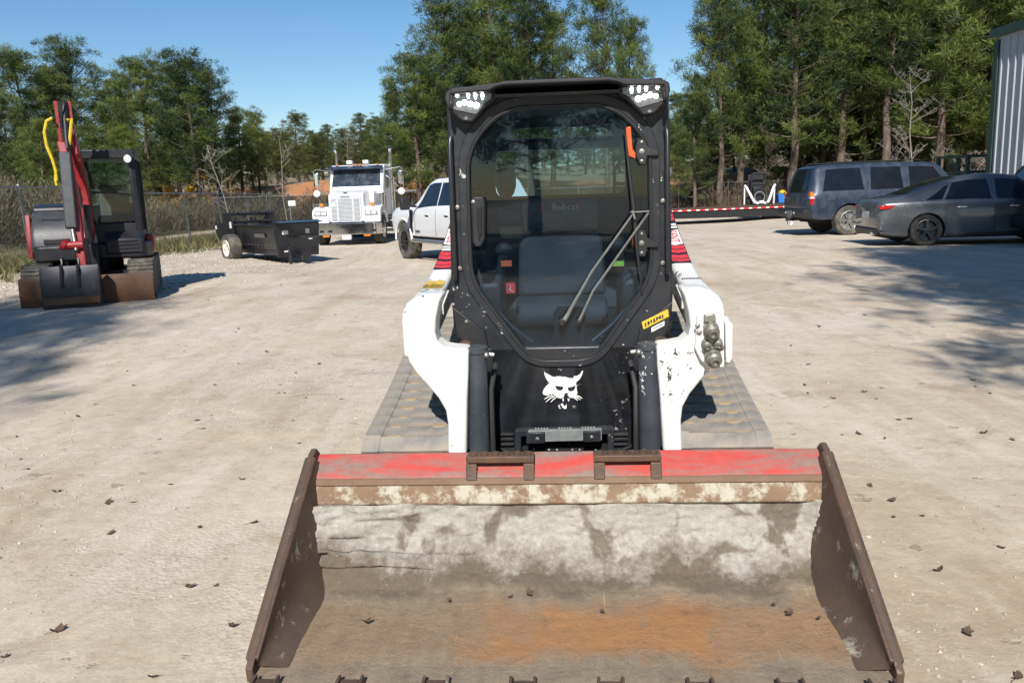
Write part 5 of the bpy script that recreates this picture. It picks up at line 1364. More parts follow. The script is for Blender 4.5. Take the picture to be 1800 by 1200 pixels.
for s in (-1, 1):
    MB().prism([(0.02, 0.02), (0.02, 0.40), (0.12, 0.36), (0.14, 0.06)], 'x', s * 0.985 - 0.012, s * 0.985 + 0.012).build('blade_end', MAT['blade_rust'], bl, fix=True)
    MB().bar((s * 0.3, 0.05, 0.2), (s * 0.3, 0.8, 0.3), 0.1, 0.12).build('blade_arm', MAT['ex_dark'], bl, 0.01)
    path = []
    for i in range(13):
        a = math.pi * 1.5 - math.pi * i / 12
        path.append((0.48 + 0.28 * math.cos(a), 0.29 + 0.28 * math.sin(a)))
    for i in range(13):
        a = math.pi / 2 - math.pi * i / 12
        path.append((2.35 + 0.28 * math.cos(a), 0.29 + 0.28 * math.sin(a)))
    tk = MB().prism(path, 'x', s * 0.80 - 0.2, s * 0.80 + 0.2).build('crawler_track', MAT['tyre_dusty'], ex, 0.02, fix=True)
    for i in range(24):
        a = i / 24
        p = path[int(a * len(path)) % len(path)]
        q = path[(int(a * len(path)) + 1) % len(path)]
        mid = ((p[0] + q[0]) / 2, (p[1] + q[1]) / 2)
        nn = Vector((mid[0] - (0.48 if i < 12 else 2.35), mid[1] - 0.29)).normalized()
        MB().bar((s * 0.80, mid[0] + nn.x * -0.005, mid[1] + nn.y * -0.005), (s * 0.80, mid[0] + nn.x * 0.018, mid[1] + nn.y * 0.018), 0.40, 0.05, (0, nn.y, -nn.x)).build('track_pad', MAT['tyre_dusty'], tk)
    for k in range(5):
        MB().bar((s * 0.80, 0.62 + k * 0.36, 0.575), (s * 0.80, 0.62 + k * 0.36, 0.592), 0.4, 0.06, (0, 1, 0)).build('track_pad', MAT['tyre_dusty'], tk)
MB().cyl((0, 1.4, 0.3), (0, 1.4, 0.62), 0.45, n=24).box(-0.6, 0.6, 0.7, 2.1, 0.2, 0.42).build('undercarriage', MAT['ex_dark'], ex)
deck = MB().prism(rounded([(-0.86, 0.75), (0.90, 0.75), (0.98, 1.2), (0.92, 2.2), (0.5, 2.6), (-0.5, 2.6), (-0.95, 2.2), (-0.95, 1.2)], 0.12, 4), 'z', 0.60, 0.84).build('revolving_deck', MAT['ex_dark'], ex, 0.03, fix=True)
hd_ = MB().prism([(0.80, 0.70), (0.84, 1.0), (0.98, 1.22), (1.2, 1.36), (1.6, 1.40), (2.45, 1.34), (2.55, 1.0), (2.5, 0.70)], 'x', -0.90, -0.18).build('engine_hood', MAT['ex_grey'], ex, 0.07, seg=4, fix=True)
MB().prism([(1.19, 1.345), (1.6, 1.405), (2.4, 1.345), (2.4, 1.42), (1.6, 1.47), (1.22, 1.43)], 'x', -0.88, -0.2).build('hood_lid', MAT['ex_dark'], hd_, 0.03, fix=True)
MB().bar((-0.72, 0.985, 1.235), (-0.34, 0.985, 1.225), 0.03, 0.02).build('hood_handle', MAT['trim'], hd_)
MB().prism([(0.86, 0.66), (0.90, 0.95), (1.0, 1.32), (1.12, 1.25), (1.15, 0.9), (1.1, 0.64)], 'x', -0.97, -0.89).build('side_panel', MAT['ex_red'], ex, 0.015, fix=True)
MB().box(-0.70, -0.30, 0.80, 0.83, 0.86, 0.94).build('hood_vent', MAT['trim'], hd_, 0.01)
# cab
fr = MB()
cx0, cx1, cy0, cy1, cz0, cz1 = -0.12, 0.80, 1.0, 2.35, 0.84, 2.27
for x in (cx0, cx1):
    fr.bar((x, cy0, cz0), (x + (0.0 if x < 0 else -0.02), cy0 + 0.08, cz1 - 0.05), 0.10, 0.09)
    fr.bar((x, cy1, cz0), (x, cy1, cz1 - 0.05), 0.09, 0.10)
    fr.bar((x, 1.65, cz0), (x, 1.65, cz1 - 0.05), 0.06, 0.06)
    fr.box(x - 0.03, x + 0.03, cy0, cy1, cz0, cz0 + 0.16)
fr.box(cx0, cx1, cy0 - 0.02, cy0 + 0.04, cz0, cz0 + 0.30)
fr.box(cx0, cx1, cy1 - 0.03, cy1, cz0, 1.45)
fr.box(cx0 - 0.05, cx1 + 0.05, cy0 + 0.0, cy1 + 0.05, cz1 - 0.14, cz1)
fr.box(cx0, cx1, cy0 + 0.02, cy1, cz0, cz0 + 0.03)
ecab = fr.build('cab', MAT['ex_dark'], ex, 0.02)
MB().box(cx0 + 0.05, cx1 - 0.05, cy0 + 0.055, cy0 + 0.062, 1.16, cz1 - 0.14).build('front_glass', MAT['side_glass'], ecab)
MB().box(cx1 - 0.004, cx1 + 0.002, cy0 + 0.08, cy1 - 0.05, 1.02, cz1 - 0.15).build('side_glass', MAT['side_glass'], ecab)
MB().box(cx0 + 0.05, cx1 - 0.05, cy1 - 0.02, cy1 - 0.014, 1.46, cz1 - 0.15).build('rear_glass', MAT['side_glass'], ecab)
MB().prism([(1.55, 1.0), (1.52, 1.22), (1.62, 1.26), (1.95, 1.24), (2.0, 1.75), (2.1, 1.75), (2.1, 1.0)], 'x', 0.08, 0.60).build('seat', MAT['seat'], ecab, 0.04, fix=True)
for x in (0.02, 0.62):
    MB().tube([(x, 1.45, 1.0), (x, 1.42, 1.35), (x, 1.40, 1.48)], [0.025, 0.018, 0.03], 8).build('control_lever', MAT['trim'], ecab)
MB().bar((cx0 + 0.06, cy0 + 0.04, 1.62), (cx1 - 0.1, cy0 + 0.04, 1.62), 0.02, 0.03).build('glass_bar', MAT['trim'], ecab)
lp = MB().lathe([(0.05, 0), (0.065, -0.05), (0.06, -0.07), (0, -0.07)], (0.74, 0.98, 2.12), (0, 1, 0), 14).build('work_lamp', MAT['lamp_clear'], ecab)
MB().box(0.86, 1.0, 1.28, 1.75, 0.66, 0.94).build('side_box', MAT['ex_red'], ex, 0.03)
MB().prism([(0.74, 0.66), (0.74, 0.9), (0.98, 1.02), (1.0, 0.66)], 'x', 0.25, 0.86).build('front_skirt', MAT['ex_dark'], ex, 0.03, fix=True)
for k in range(4):
    MB().box(0.34, 0.76, 0.725, 0.742, 0.70 + k * 0.055, 0.725 + k * 0.055).build('skirt_vent', MAT['trim'], ex)
# boom, stick, cylinders, bucket
def XP(px, py, y):                       # pixel on the excavator's plane at distance y
    Mi = Matrix.Rotation(-R_(20), 3, 'Z')
    k = ex.scale
    c = Mi @ (CAM - ex.location); d = Mi @ ray(px, py)
    c = Vector((c.x / k.x, c.y / k.y, c.z / k.z)); d = Vector((d.x / k.x, d.y / k.y, d.z / k.z))
    return c + d * ((y - c.y) / d.y)
MB().box(-0.17, 0.17, 0.35, 0.9, 0.46, 0.86).cyl((-0.05, 0.45, 0.40), (-0.05, 0.45, 0.95), 0.14).build('swing_post', MAT['ex_dark'], ex, 0.03)
def beam(pts, wid, name, mat, par, thick):
    m = MB()
    o = 0
    for i, p in enumerate(pts):
        p = Vector(p)
        d = (Vector(pts[min(i + 1, len(pts) - 1)]) - Vector(pts[max(i - 1, 0)])).normalized()
        x = Vector((1, 0, 0)); u = d.cross(x).normalized()
        t = thick[i]
        for a, b in ((-1, -1), (1, -1), (1, 1), (-1, 1)):
            m.v.append(tuple(p + x * a * wid / 2 + u * b * t / 2))
    for i in range(len(pts) - 1):
        for k in range(4):
            l = (k + 1) % 4
            m.f.append((i * 4 + k, i * 4 + l, i * 4 + 4 + l, i * 4 + 4 + k))
    m.f.append((3, 2, 1, 0)); n = len(pts) * 4
    m.f.append((n - 4, n - 3, n - 2, n - 1))
    return m.build(name, mat, par, 0.02, fix=True)
boom = beam([XP(150, 448, 0.42), XP(158, 405, 0.62), XP(148, 330, 0.74), XP(128, 250, 0.52), XP(116, 200, 0.34)], 0.15, 'boom', MAT['ex_red'], ex, [0.20, 0.24, 0.25, 0.20, 0.13])
tp = XP(110, 182, 0.3)
for s in (-1, 1):
    a_, b_ = XP(109 + s * 12, 178, 0.26), XP(122 + s * 12, 272, 0.20)
    MB().bar(a_, b_, 0.028, 0.05, (1, 0, 0)).build('stick_ear', MAT['ex_red'], boom, 0.004)
MB().bar(XP(110, 243, 0.2), XP(132, 243, 0.2), 0.03, 0.03).build('ear_tie', MAT['ex_red'], boom)
stick = beam([XP(108, 250, 0.16), XP(122, 300, 0.10), XP(136, 390, -0.06), XP(147, 478, -0.22)], 0.13, 'stick', MAT['ex_red'], ex, [0.14, 0.19, 0.18, 0.14])
MB().bar(XP(114, 268, -0.02), XP(126, 402, -0.20), 0.17, 0.12, (0, 1, 0)).build('cylinder_guard', MAT['ex_grey'], stick, 0.02)
MB().tube([XP(112, 180, 0.24), XP(119, 262, 0.12)], 0.055, 12).build('stick_cylinder', MAT['ex_dark'], boom)
MB().tube([XP(126, 395, -0.18), XP(134, 440, -0.28)], 0.03, 12).build('bucket_cylinder', MAT['steel'], stick)
MB().tube([XP(158, 440, 0.44), XP(152, 360, 0.40)], 0.06, 14).build('boom_cylinder', MAT['ex_dark'], boom)
for pts, r in (([(92, 208), (82, 213), (78, 232), (82, 256), (92, 280), (98, 300), (100, 318)], 0.026), ([(118, 212), (126, 209), (124, 232), (121, 262)], 0.026), ([(99, 298), (97, 316), (100, 326)], 0.02), ([(122, 258), (127, 290), (131, 330), (133, 380)], 0.014), ([(110, 178), (107, 200), (108, 225)], 0.012)):
    MB().tube([XP(a, b, 0.12) for a, b in pts], r, 8).build('hydraulic_hose', MAT['hose_y'] if r > 0.015 else MAT['rubber'], stick)
lk = MB().cyl(XP(116, 432, -0.25), XP(146, 430, -0.25), 0.06).cyl(XP(108, 428, -0.25), XP(116, 432, -0.25), 0.08).build('link_pin', MAT['ex_red'], stick)
MB().cyl(XP(134, 476, -0.28), XP(158, 474, -0.28), 0.05).build('link_pin', MAT['ex_red'], stick)
ang = [(-0.35, 0.60), (-0.42, 0.40), (-0.42, 0.15), (-0.38, -0.02), (-0.33, -0.02), (-0.36, 0.18), (-0.35, 0.40), (-0.29, 0.58)]
bk_ = MB().prism(ang, 'x', -0.60, 0.22).build('bucket', MAT['ex_bucket'], ex, 0.006, fix=True)
for x in (-0.60, 0.22):
    MB().prism([(-0.36, 0.60), (-0.42, 0.4), (-0.42, 0.15), (-0.38, 0.0), (-0.1, 0.02), (0.02, 0.25), (-0.12, 0.55)], 'x', x - 0.012, x + 0.012).build('bucket_side', MAT['ex_bucket'], bk_, fix=True)
for x in (-0.30, -0.06):
    MB().prism([(-0.36, 0.62), (-0.44, 0.56), (-0.445, 0.30), (-0.41, 0.30), (-0.25, 0.70), (-0.15, 0.70), (-0.15, 0.58)], 'x', x - 0.02, x + 0.02).build('bucket_ear', MAT['ex_dark'], bk_, 0.006, fix=True)
MB().box(-0.60, 0.22, -0.435, -0.425, 0.06, 0.16).build('wear_strip', MAT['blade_rust'], bk_, 0.003)

# ------------------------------------------------------------------ flatbed trailer, small loader and bin behind it
P0, P1 = at(1150, 399, 37.3), at(1420, 389, 35.6)
dirv = Vector((P1.x - P0.x, P1.y - P0.y, 0)).normalized()
tl_ = thing('flatbed_trailer', 'long black flatbed trailer with a red and white reflective strip along its deck edge', 'trailer', (P0.x, P0.y, gz(P0.x, P0.y)), math.atan2(dirv.y, dirv.x))
TL = 10.6
dk = MB().box(-2.0, TL, 0.0, 2.5, 0.60, 0.70).build('deck', MAT['trim'], tl_, 0.01)
for k in range(24):
    MB().box(-2.0 + k * 0.525, -2.0 + k * 0.525 + 0.5, 0.06, 2.44, 0.701, 0.72).build('deck_plank', MAT['blade_rust'], dk)
MB().prism([(-2.0, 0.30), (-2.0, 0.60), (TL, 0.60), (TL, 0.36), (6.5, 0.22)], 'y', 0.06, 0.16).build('side_beam', MAT['trim'], tl_, fix=True)
x = -2.0; k = 0
while x < TL - 0.3:
    w = 0.28 if k % 2 else 0.18
    MB().box(x, x + w, -0.012, -0.001, 0.615, 0.675).build('reflective_strip', MAT['red_dec'] if k % 2 else MAT['white_dec'], dk)
    x += w; k += 1
for x in (6.3, 7.2):
    MB().lathe([(0.22, -0.25), (0.36, -0.24), (0.38, -0.2), (0.38, -0.02), (0.36, 0.0), (0.2, 0.01), (0, 0.01)], (x, 0.4, 0.33), (0, -1, 0), 20).build('trailer_wheel', MAT['tyre'], tl_)
MB().box(8.8, 10.4, 0.1, 2.4, 0.18, 0.24).build('ramp_hinge', MAT['trim'], tl_)
# small white stand-on loader on the trailer
q = at(1338, 361, 34.6)
sm = thing('small_loader', 'small loader with white arms and a black cage, standing on the flatbed trailer', 'loader', (q.x, q.y + 0.5, gz(q.x, q.y) + 0.715), R_(0))
base_z = 0
for s in (-1, 1):
    MB().tube([(s * 0.78, -0.2, 0.95), (s * 0.70, -0.25, 0.86), (s * 0.40, -0.5, 0.20), (s * 0.30, -0.55, 0.06)], 0.065, 8).build('lift_arm', MAT['white_paint'], sm)
    MB().bar((s * 0.75, -0.1, 0.0), (s * 0.76, -0.15, 0.9), 0.06, 0.08).build('upright', MAT['white_paint'], sm)
    MB().tube([(s * 0.34, 0.1, 0.1), (s * 0.36, 0.0, 1.5), (s * 0.30, 0.05, 1.56)], 0.045, 8).build('cage_post', MAT['trim'], sm)
    MB().box(s * 0.45 - 0.14, s * 0.45 + 0.14, -0.2, 1.0, 0.0, 0.38).build('crawler', MAT['tyre'], sm, 0.1)
MB().tube([(-0.32, 0.05, 1.54), (0.32, 0.05, 1.54)], 0.05, 8).tube([(-0.34, 0.02, 1.0), (0.34, 0.02, 1.0)], 0.04, 8).box(-0.4, 0.4, 0.5, 0.6, 0.3, 1.5).build('cage', MAT['trim'], sm)
MB().box(-0.35, 0.35, -0.5, 0.5, 0.02, 0.10).box(-0.12, 0.12, -0.6, -0.5, 0.05, 0.18).build('cross_member', MAT['white_paint'], sm)
MB().tube([(0.26 * math.cos(a), -0.2, 0.36 + 0.26 * math.sin(a)) for a in [2 * math.pi * i / 16 for i in range(16)]], 0.03, 6, closed=True).build('hose_loop', MAT['interior_grey'], sm)
MB().box(-0.25, 0.25, 0.0, 0.5, 0.1, 0.85).build('engine_box', MAT['ex_dark'], sm, 0.03)
q = at(1381, 362, 34.3)
bn = thing('blue_bin', 'bright blue open bin on the flatbed trailer beside the dark SUV', 'bin', (q.x, q.y + 0.6, gz(q.x, q.y) + 0.715))
MB().prism([(-0.25, 0.0), (-0.29, 0.42), (-0.32, 0.42), (-0.32, 0.46), (0.32, 0.46), (0.32, 0.42), (0.29, 0.42), (0.25, 0.0)], 'y', -0.3, 0.3).build('bin_body', plain('blue_plastic', (0.02, 0.16, 0.52), 0.45), bn, 0.02, fix=True)
yk = thing('yellow_strap_bundle', 'yellow webbing bundle heaped on top of the blue bin', 'straps', (q.x, q.y + 0.6, gz(q.x, q.y) + 1.175))
MB().tube([(0.16 * math.cos(a * 2.1) * (1 - a * .02), 0.14 * math.sin(a * 2.1), 0.03 + 0.012 * a) for a in [i * 0.35 for i in range(28)]], 0.035, 6).ball((0.0, 0, 0.1), (0.15, 0.13, 0.1)).build('webbing', MAT['hose_y'], yk)

# ------------------------------------------------------------------ utility cart seen behind the pickup
q = at(712, 392, 36)
ct = thing('utility_cart', 'dark utility cart with a flat roof, parked beyond the white pickup', 'cart', (q.x, q.y, gz(q.x, q.y)), R_(15))
MB().prism([(-1.2, 0.3), (-1.25, 0.75), (-0.6, 0.85), (-0.4, 0.5), (0.3, 0.5), (0.4, 0.8), (1.2, 0.8), (1.2, 0.3)], 'y', -0.6, 0.6).build('cart_body', MAT['trim'], ct, 0.03, fix=True)
for x in (-0.45, 0.4):
    for y in (-0.55, 0.55):
        MB().cyl((x, y, 0.7), (x + 0.03, y, 1.85), 0.03, n=8).build('roof_post', MAT['trim'], ct)
for x in (-0.8, 0.8):
    for y in (-0.62, 0.62):
        MB().lathe([(0.15, -0.1), (0.3, -0.1), (0.3, 0.1), (0.15, 0.1), (0.0, 0.08)], (x, y, 0.3), 'y', 16).build('cart_wheel', MAT['tyre'], ct)
MB().box(-0.6, 0.55, -0.65, 0.65, 1.84, 1.92).build('cart_roof', MAT['interior_grey'], ct, 0.03)
MB().prism([(0.05, 0.5), (0.05, 0.85), (0.25, 0.85), (0.3, 1.3), (0.42, 1.3), (0.42, 0.5)], 'y', -0.5, 0.5).build('cart_seat', MAT['seat'], ct, 0.04, fix=True)
# yellow machine in the trees
q = at(372, 352, 25)
ym = thing('yellow_dozer', 'yellow earth-moving machine half hidden by pines beyond the fence', 'bulldozer', (q.x, q.y, gz(q.x, q.y)), R_(20))
MAT['cat_y'] = paint('machine_yellow', (0.58, 0.34, 0.04), 0.5, dust=0.35)
MB().prism([(-1.6, 0.8), (-1.6, 1.7), (-0.2, 1.9), (0.0, 1.4), (1.2, 1.4), (1.2, 0.8)], 'y', -0.7, 0.7).build('machine_body', MAT['cat_y'], ym, 0.08, fix=True)
for x in (0.1, 1.3):
    for y in (-0.75, 0.75):
        MB().bar((x, y, 1.3), (x, y, 3.0), 0.14, 0.14).build('canopy_post', MAT['cat_y'], ym, 0.02)
MB().box(-0.1, 1.5, -0.95, 0.95, 2.95, 3.15).build('canopy', MAT['cat_y'], ym, 0.04)
for s in (-1, 1):
    MB().prism([(-1.8, 0.1), (-2.0, 0.5), (-1.6, 0.9), (1.4, 0.95), (1.7, 0.5), (1.4, 0.1)], 'y', s * 1.0 - 0.25, s * 1.0 + 0.25).build('crawler', MAT['trim'], ym, 0.06, fix=True)
MB().prism([(-2.7, 0.05), (-2.9, 0.6), (-2.7, 1.3), (-2.55, 1.25), (-2.7, 0.6), (-2.5, 0.05)], 'y', -1.5, 1.5).build('dozer_blade', MAT['cat_y'], ym, 0.03, fix=True)
q = at(308, 350, 25)
y2 = thing('yellow_excavator', 'yellow excavator with a bent boom, half hidden by pines left of the dozer', 'excavator', (q.x, q.y, gz(q.x, q.y)), R_(-10))
MB().box(-1.2, 1.2, -0.9, 0.9, 1.0, 1.9).build('machine_body', MAT['cat_y'], y2, 0.1)
MB().box(-0.9, 0.0, -0.95, 0.0, 1.9, 2.8).build('operator_cab', MAT['cat_y'], y2, 0.05)
MB().box(-0.92, -0.3, -0.97, -0.2, 2.05, 2.65).build('cab_window', MAT['pane'], y2)
for s in (-1, 1):
    MB().box(-1.5, 1.5, s * 0.9 - 0.25, s * 0.9 + 0.25, 0.0, 0.75).build('crawler', MAT['trim'], y2, 0.15)
MB().tube([(0.3, 0.2, 1.6), (2.0, 0.2, 3.4), (3.2, 0.2, 3.0)], [0.28, 0.26, 0.18], 6).tube([(3.2, 0.2, 3.0), (3.6, 0.2, 1.2)], 0.16, 6).build('boom', MAT['cat_y'], y2)

# ------------------------------------------------------------------ fences
MAT['galv'] = plain('galvanised', (0.30, 0.31, 0.32), 0.4, 0.7)
MAT['wire'] = plain('fence_wire', (0.22, 0.225, 0.23), 0.5, 0.6)
def chain_fence(name, label, A, B, n, h, lean=0.0, wires=True, r=0.03, pitch=0.075):
    A, B = Vector(A), Vector(B)
    f = thing(name, label, 'fence', (A.x, A.y, gz(A.x, A.y)))
    O = Vector(f.location)
    def P(t, z):
        p = A.lerp(B, t)
        return Vector((p.x - O.x, p.y - O.y, gz(p.x, p.y) - O.z + z))
    for i in range(n + 1):
        b = P(i / n, -0.1); t_ = P(i / n, h)
        t_.x -= lean
        MB().cyl(b, t_, r, n=10).ball(t_ + Vector((0, 0, 0.02)), r * 1.3, 8, 5).build('post', MAT['galv'], f)
    m = MB().tube([P(i / (n * 2), h - 0.02) - Vector((lean, 0, 0)) for i in range(n * 2 + 1)], 0.021, 8).build('top_rail', MAT['galv'], f)
    if wires:
        w = MB()
        L = (B - A).length
        k = int(L / pitch)
        hh = h - 0.06
        for i in range(-int(hh / pitch), k):
            for s in (0, 1):
                a, b = i * pitch / L, (i * pitch + hh) / L
                z0, z1 = (0.03, hh) if s == 0 else (hh, 0.03)
                if a < 0:
                    z0 = lerp(z0, z1, -a / (b - a)); a = 0
                if b > 1:
                    z1 = lerp(z1, z0, (b - 1) / (b - a)); b = 1
                w.tube([P(a, z0) - Vector((lean * z0 / h, 0, 0)), P(b, z1) - Vector((lean * z1 / h, 0, 0))], 0.0022, 3, caps=False)
        w = w.build('wire_mesh', MAT['wire'], f)
        w['kind'] = 'stuff'
    return f
chain_fence('chain_link_fence', 'galvanised chain-link fence running past the excavator toward the semi truck', (fence_x(13.2), 13.2, 0), (fence_x(40.4), 40.4, 0), 9, 1.85, lean=0.09)
A, B = at(553, 405, 35.0), at(577, 400, 34.5)
chain_fence('gate_panel', 'short cross-braced gate panel closing the fence beside the semi truck', (A.x - 0.1, A.y + 0.6, 0), (A.x + 1.7, A.y + 1.4, 0), 1, 1.3)
R0, R1 = at(1130, 392, 28.6), at(1460, 384, 27.6)
rf = chain_fence('screened_fence', 'galvanised fence backed with dark mesh screen behind the flatbed trailer', (R0.x - 26, R0.y - 0.6, 0), (R1.x + 6, R1.y + 0.4, 0), 14, 1.85, wires=False)
t = NT('privacy_screen')
trn = t.n('ShaderNodeBsdfTransparent'); dfn = t.n('ShaderNodeBsdfDiffuse'); dfn.inputs[0].default_value = (0.035, 0.037, 0.035, 1)
mxn = t.n('ShaderNodeMixShader')
t.l(t.ramp(t.noise(0.8, 4, vec=t.pos()), [(0.35, 0.6), (0.65, 0.82)]), mxn.inputs[0]); t.l(trn.outputs[0], mxn.inputs[1]); t.l(dfn.outputs[0], mxn.inputs[2]); t.l(mxn.outputs[0], t.out.inputs[0])
MAT['screen'] = t.m
sc = MB()
a = Vector((R0.x - 26, R0.y - 0.6, 0)); b = Vector((R1.x + 6, R1.y + 0.4, 0)); O = Vector(rf.location)
for i in range(57):
    p = a.lerp(b, i / 56)
    zg = gz(p.x, p.y) - O.z
    for z in (0.02, 0.9, 1.78):
        sc.v.append((p.x - O.x, p.y - O.y + 0.035 + 0.02 * math.sin(i * 1.7 + z * 3), zg + z))
for i in range(56):
    for k in range(2):
        sc.f.append((i * 3 + k, i * 3 + 3 + k, i * 3 + 4 + k, i * 3 + 1 + k))
sc.build('privacy_screen', MAT['screen'], rf)
q = at(513, 357, 39)
sg_ = thing('white_sign', 'small white sign on a thin post beyond the black spreader', 'sign', (q.x, q.y, gz(q.x, q.y)))
MB().box(-0.16, 0.16, -0.012, 0.0, 1.30, 1.52).build('sign_board', MAT['white_dec'], sg_, 0.004)
MB().cyl((-0.10, 0.02, -0.1), (-0.10, 0.02, 1.55), 0.025, n=8).build('sign_post', MAT['galv'], sg_)

# ------------------------------------------------------------------ metal building on the right
C0 = at(1730, 400, 63)
bd = Vector((0.02, -1.0, 0)).normalized()
bn_ = Vector((bd.y, -bd.x, 0))           # outward (towards the lot)
BL, BH = 16.0, 5.15
MAT['metal_wall'] = paint('ribbed_wall_sheet', (0.40, 0.41, 0.43), 0.45, var=0.05, dust=0.1, bump=0)
MAT['green_trim'] = paint('dark_green_trim', (0.020, 0.055, 0.042), 0.45, var=0.1, dust=0.08, bump=0)
bz = gz(C0.x, C0.y) - 0.05
bld = thing('metal_building', 'pale ribbed metal shop building with dark green corner trim and eave', 'building', (C0.x, C0.y, bz), math.atan2(bd.y, bd.x))
# local x runs along the wall towards the camera, local -y is outward
MB().box(0, BL, 0.0, 0.10, 0, BH).build('long_wall', MAT['metal_wall'], bld)
MB().prism([(0.0, 0.0), (0.0, BH), (5.5, BH + 1.4), (11.0, BH), (11.0, 0.0)], 'x', 0.0, 0.1).build('end_wall', MAT['metal_wall'], bld, fix=True)
rib_me = MB().prism([(-0.045, 0.0), (-0.020, -0.040), (0.020, -0.040), (0.045, 0.0)], 'z', 0.02, BH - 0.12).mesh('wall_rib', 0)
rib_me.materials.append(MAT['metal_wall'])
for k in range(int(BL / 0.30)):
    o = obj('wall_rib', rib_me, bld); o.location = (0.30 + k * 0.30, 0.001, 0)
MB().box(-0.03, 0.17, -0.055, 0.12, 0.0, BH - 0.1).build('corner_trim', MAT['green_trim'], bld, 0.004)
MB().box(-0.16, BL, -0.13, 0.02, BH - 0.02, BH + 0.20).build('eave_gutter', MAT['green_trim'], bld, 0.01)
MB().add([(-0.20, -0.12, BH + 0.203), (BL, -0.12, BH + 0.203), (BL, 5.5, BH + 1.6), (-0.32, 5.5, BH + 1.6), (-0.32, 11.3, BH + 0.2), (BL, 11.3, BH + 0.2)], [(0, 1, 2, 3), (3, 2, 5, 4)]).build('roof', MAT['green_trim'], bld)
# steel rack frame at the corner
q = at(1712, 392, 56)
rk = thing('steel_rack', 'dark green steel rack frame standing against the corner of the metal building', 'rack', (q.x, q.y, gz(q.x, q.y)), R_(15))
for x in (-0.30, 0.30):
    for y in (0.0, 1.2):
        MB().box(x * 1.3 - 0.06, x * 1.3 + 0.06, y - 0.05, y + 0.05, 0, 2.15).build('rack_post', MAT['green_trim'], rk, 0.01)
for z in (1.2, 1.62, 2.1):
    MB().box(-0.46, 0.46, -0.045, 0.045, z - 0.043, z + 0.043).box(-0.46, 0.46, 1.155, 1.245, z - 0.04, z + 0.04).box(-0.43, -0.35, 0, 1.2, z - 0.04, z + 0.04).box(0.35, 0.43, 0, 1.2, z - 0.04, z + 0.04).build('rack_beam', MAT['green_trim'], rk, 0.01)
# ------------------------------------------------------------------ trees
def foliage_mat(name, dark, light, trans=0.25, hue=0.05):
    t = NT(name)
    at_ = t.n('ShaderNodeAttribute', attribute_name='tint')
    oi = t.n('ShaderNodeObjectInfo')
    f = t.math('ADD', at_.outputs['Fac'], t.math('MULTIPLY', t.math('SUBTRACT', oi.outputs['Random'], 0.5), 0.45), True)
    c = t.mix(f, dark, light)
    t.set(Base_Color=c, Roughness=0.6, Specular_IOR_Level=0.25)
    tr = t.n('ShaderNodeBsdfTranslucent'); t.l(c, tr.inputs[0])
    mx = t.n('ShaderNodeMixShader'); mx.inputs[0].default_value = trans
    t.l(t.b.outputs[0], mx.inputs[1]); t.l(tr.outputs[0], mx.inputs[2]); t.l(mx.outputs[0], t.out.inputs[0])
    return t.m
MAT['needles'] = foliage_mat('pine_needles', (0.018, 0.040, 0.015), (0.205, 0.250, 0.058), 0.32)
MAT['needles_far'] = foliage_mat('pine_needles_yellow', (0.05, 0.065, 0.018), (0.17, 0.175, 0.05), 0.3)
MAT['needles_dead'] = foliage_mat('pine_needles_dead', (0.10, 0.05, 0.02), (0.22, 0.12, 0.05), 0.2)
t = NT('pine_bark')
v = t.map(t.co(), (1, 1, 0.25))
t.set(Base_Color=t.mix(t.ramp(t.noise(9, 6, 0.7, vec=v), [(0.35, 0), (0.65, 1)]), (0.05, 0.036, 0.028), (0.19, 0.14, 0.105)), Roughness=0.9, Normal=t.bump(t.noise(14, 5, 0.7, vec=v), 0.6, 0.04))
MAT['bark'] = t.m
MAT['pale_bark'] = plain('pale_bark', (0.26, 0.23, 0.20), 0.8)
MAT['twig'] = plain('grey_twig', (0.22, 0.18, 0.14), 0.85)

def tint_attr(me, vals):
    a = me.attributes.new('tint', 'FLOAT', 'POINT')
    a.data.foreach_set('value', vals)
def rand_unit(r):
    while True:
        v = Vector((r.uniform(-1, 1), r.uniform(-1, 1), r.uniform(-1, 1)))
        if 0.05 < v.length < 1:
            return v.normalized()
def tuft(vs, fs, tn, c, d, r, n, ln, wd, tv):
    for _ in range(n):
        q = (d * 0.75 + rand_unit(r)).normalized()
        l = ln * r.uniform(0.6, 1.2)
        s = q.cross(rand_unit(r)).normalized() * wd * r.uniform(0.7, 1.3)
        a = c + q * (l * 0.08)
        o = len(vs)
        vs += [tuple(a - s * 0.5), tuple(a + q * l * 0.6 + s), tuple(a + q * l), tuple(a + q * l * 0.6 - s)]
        fs.append((o, o + 1, o + 2, o + 3))
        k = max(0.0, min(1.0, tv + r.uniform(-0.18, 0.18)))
        tn += [k * 0.8, k, k, k]
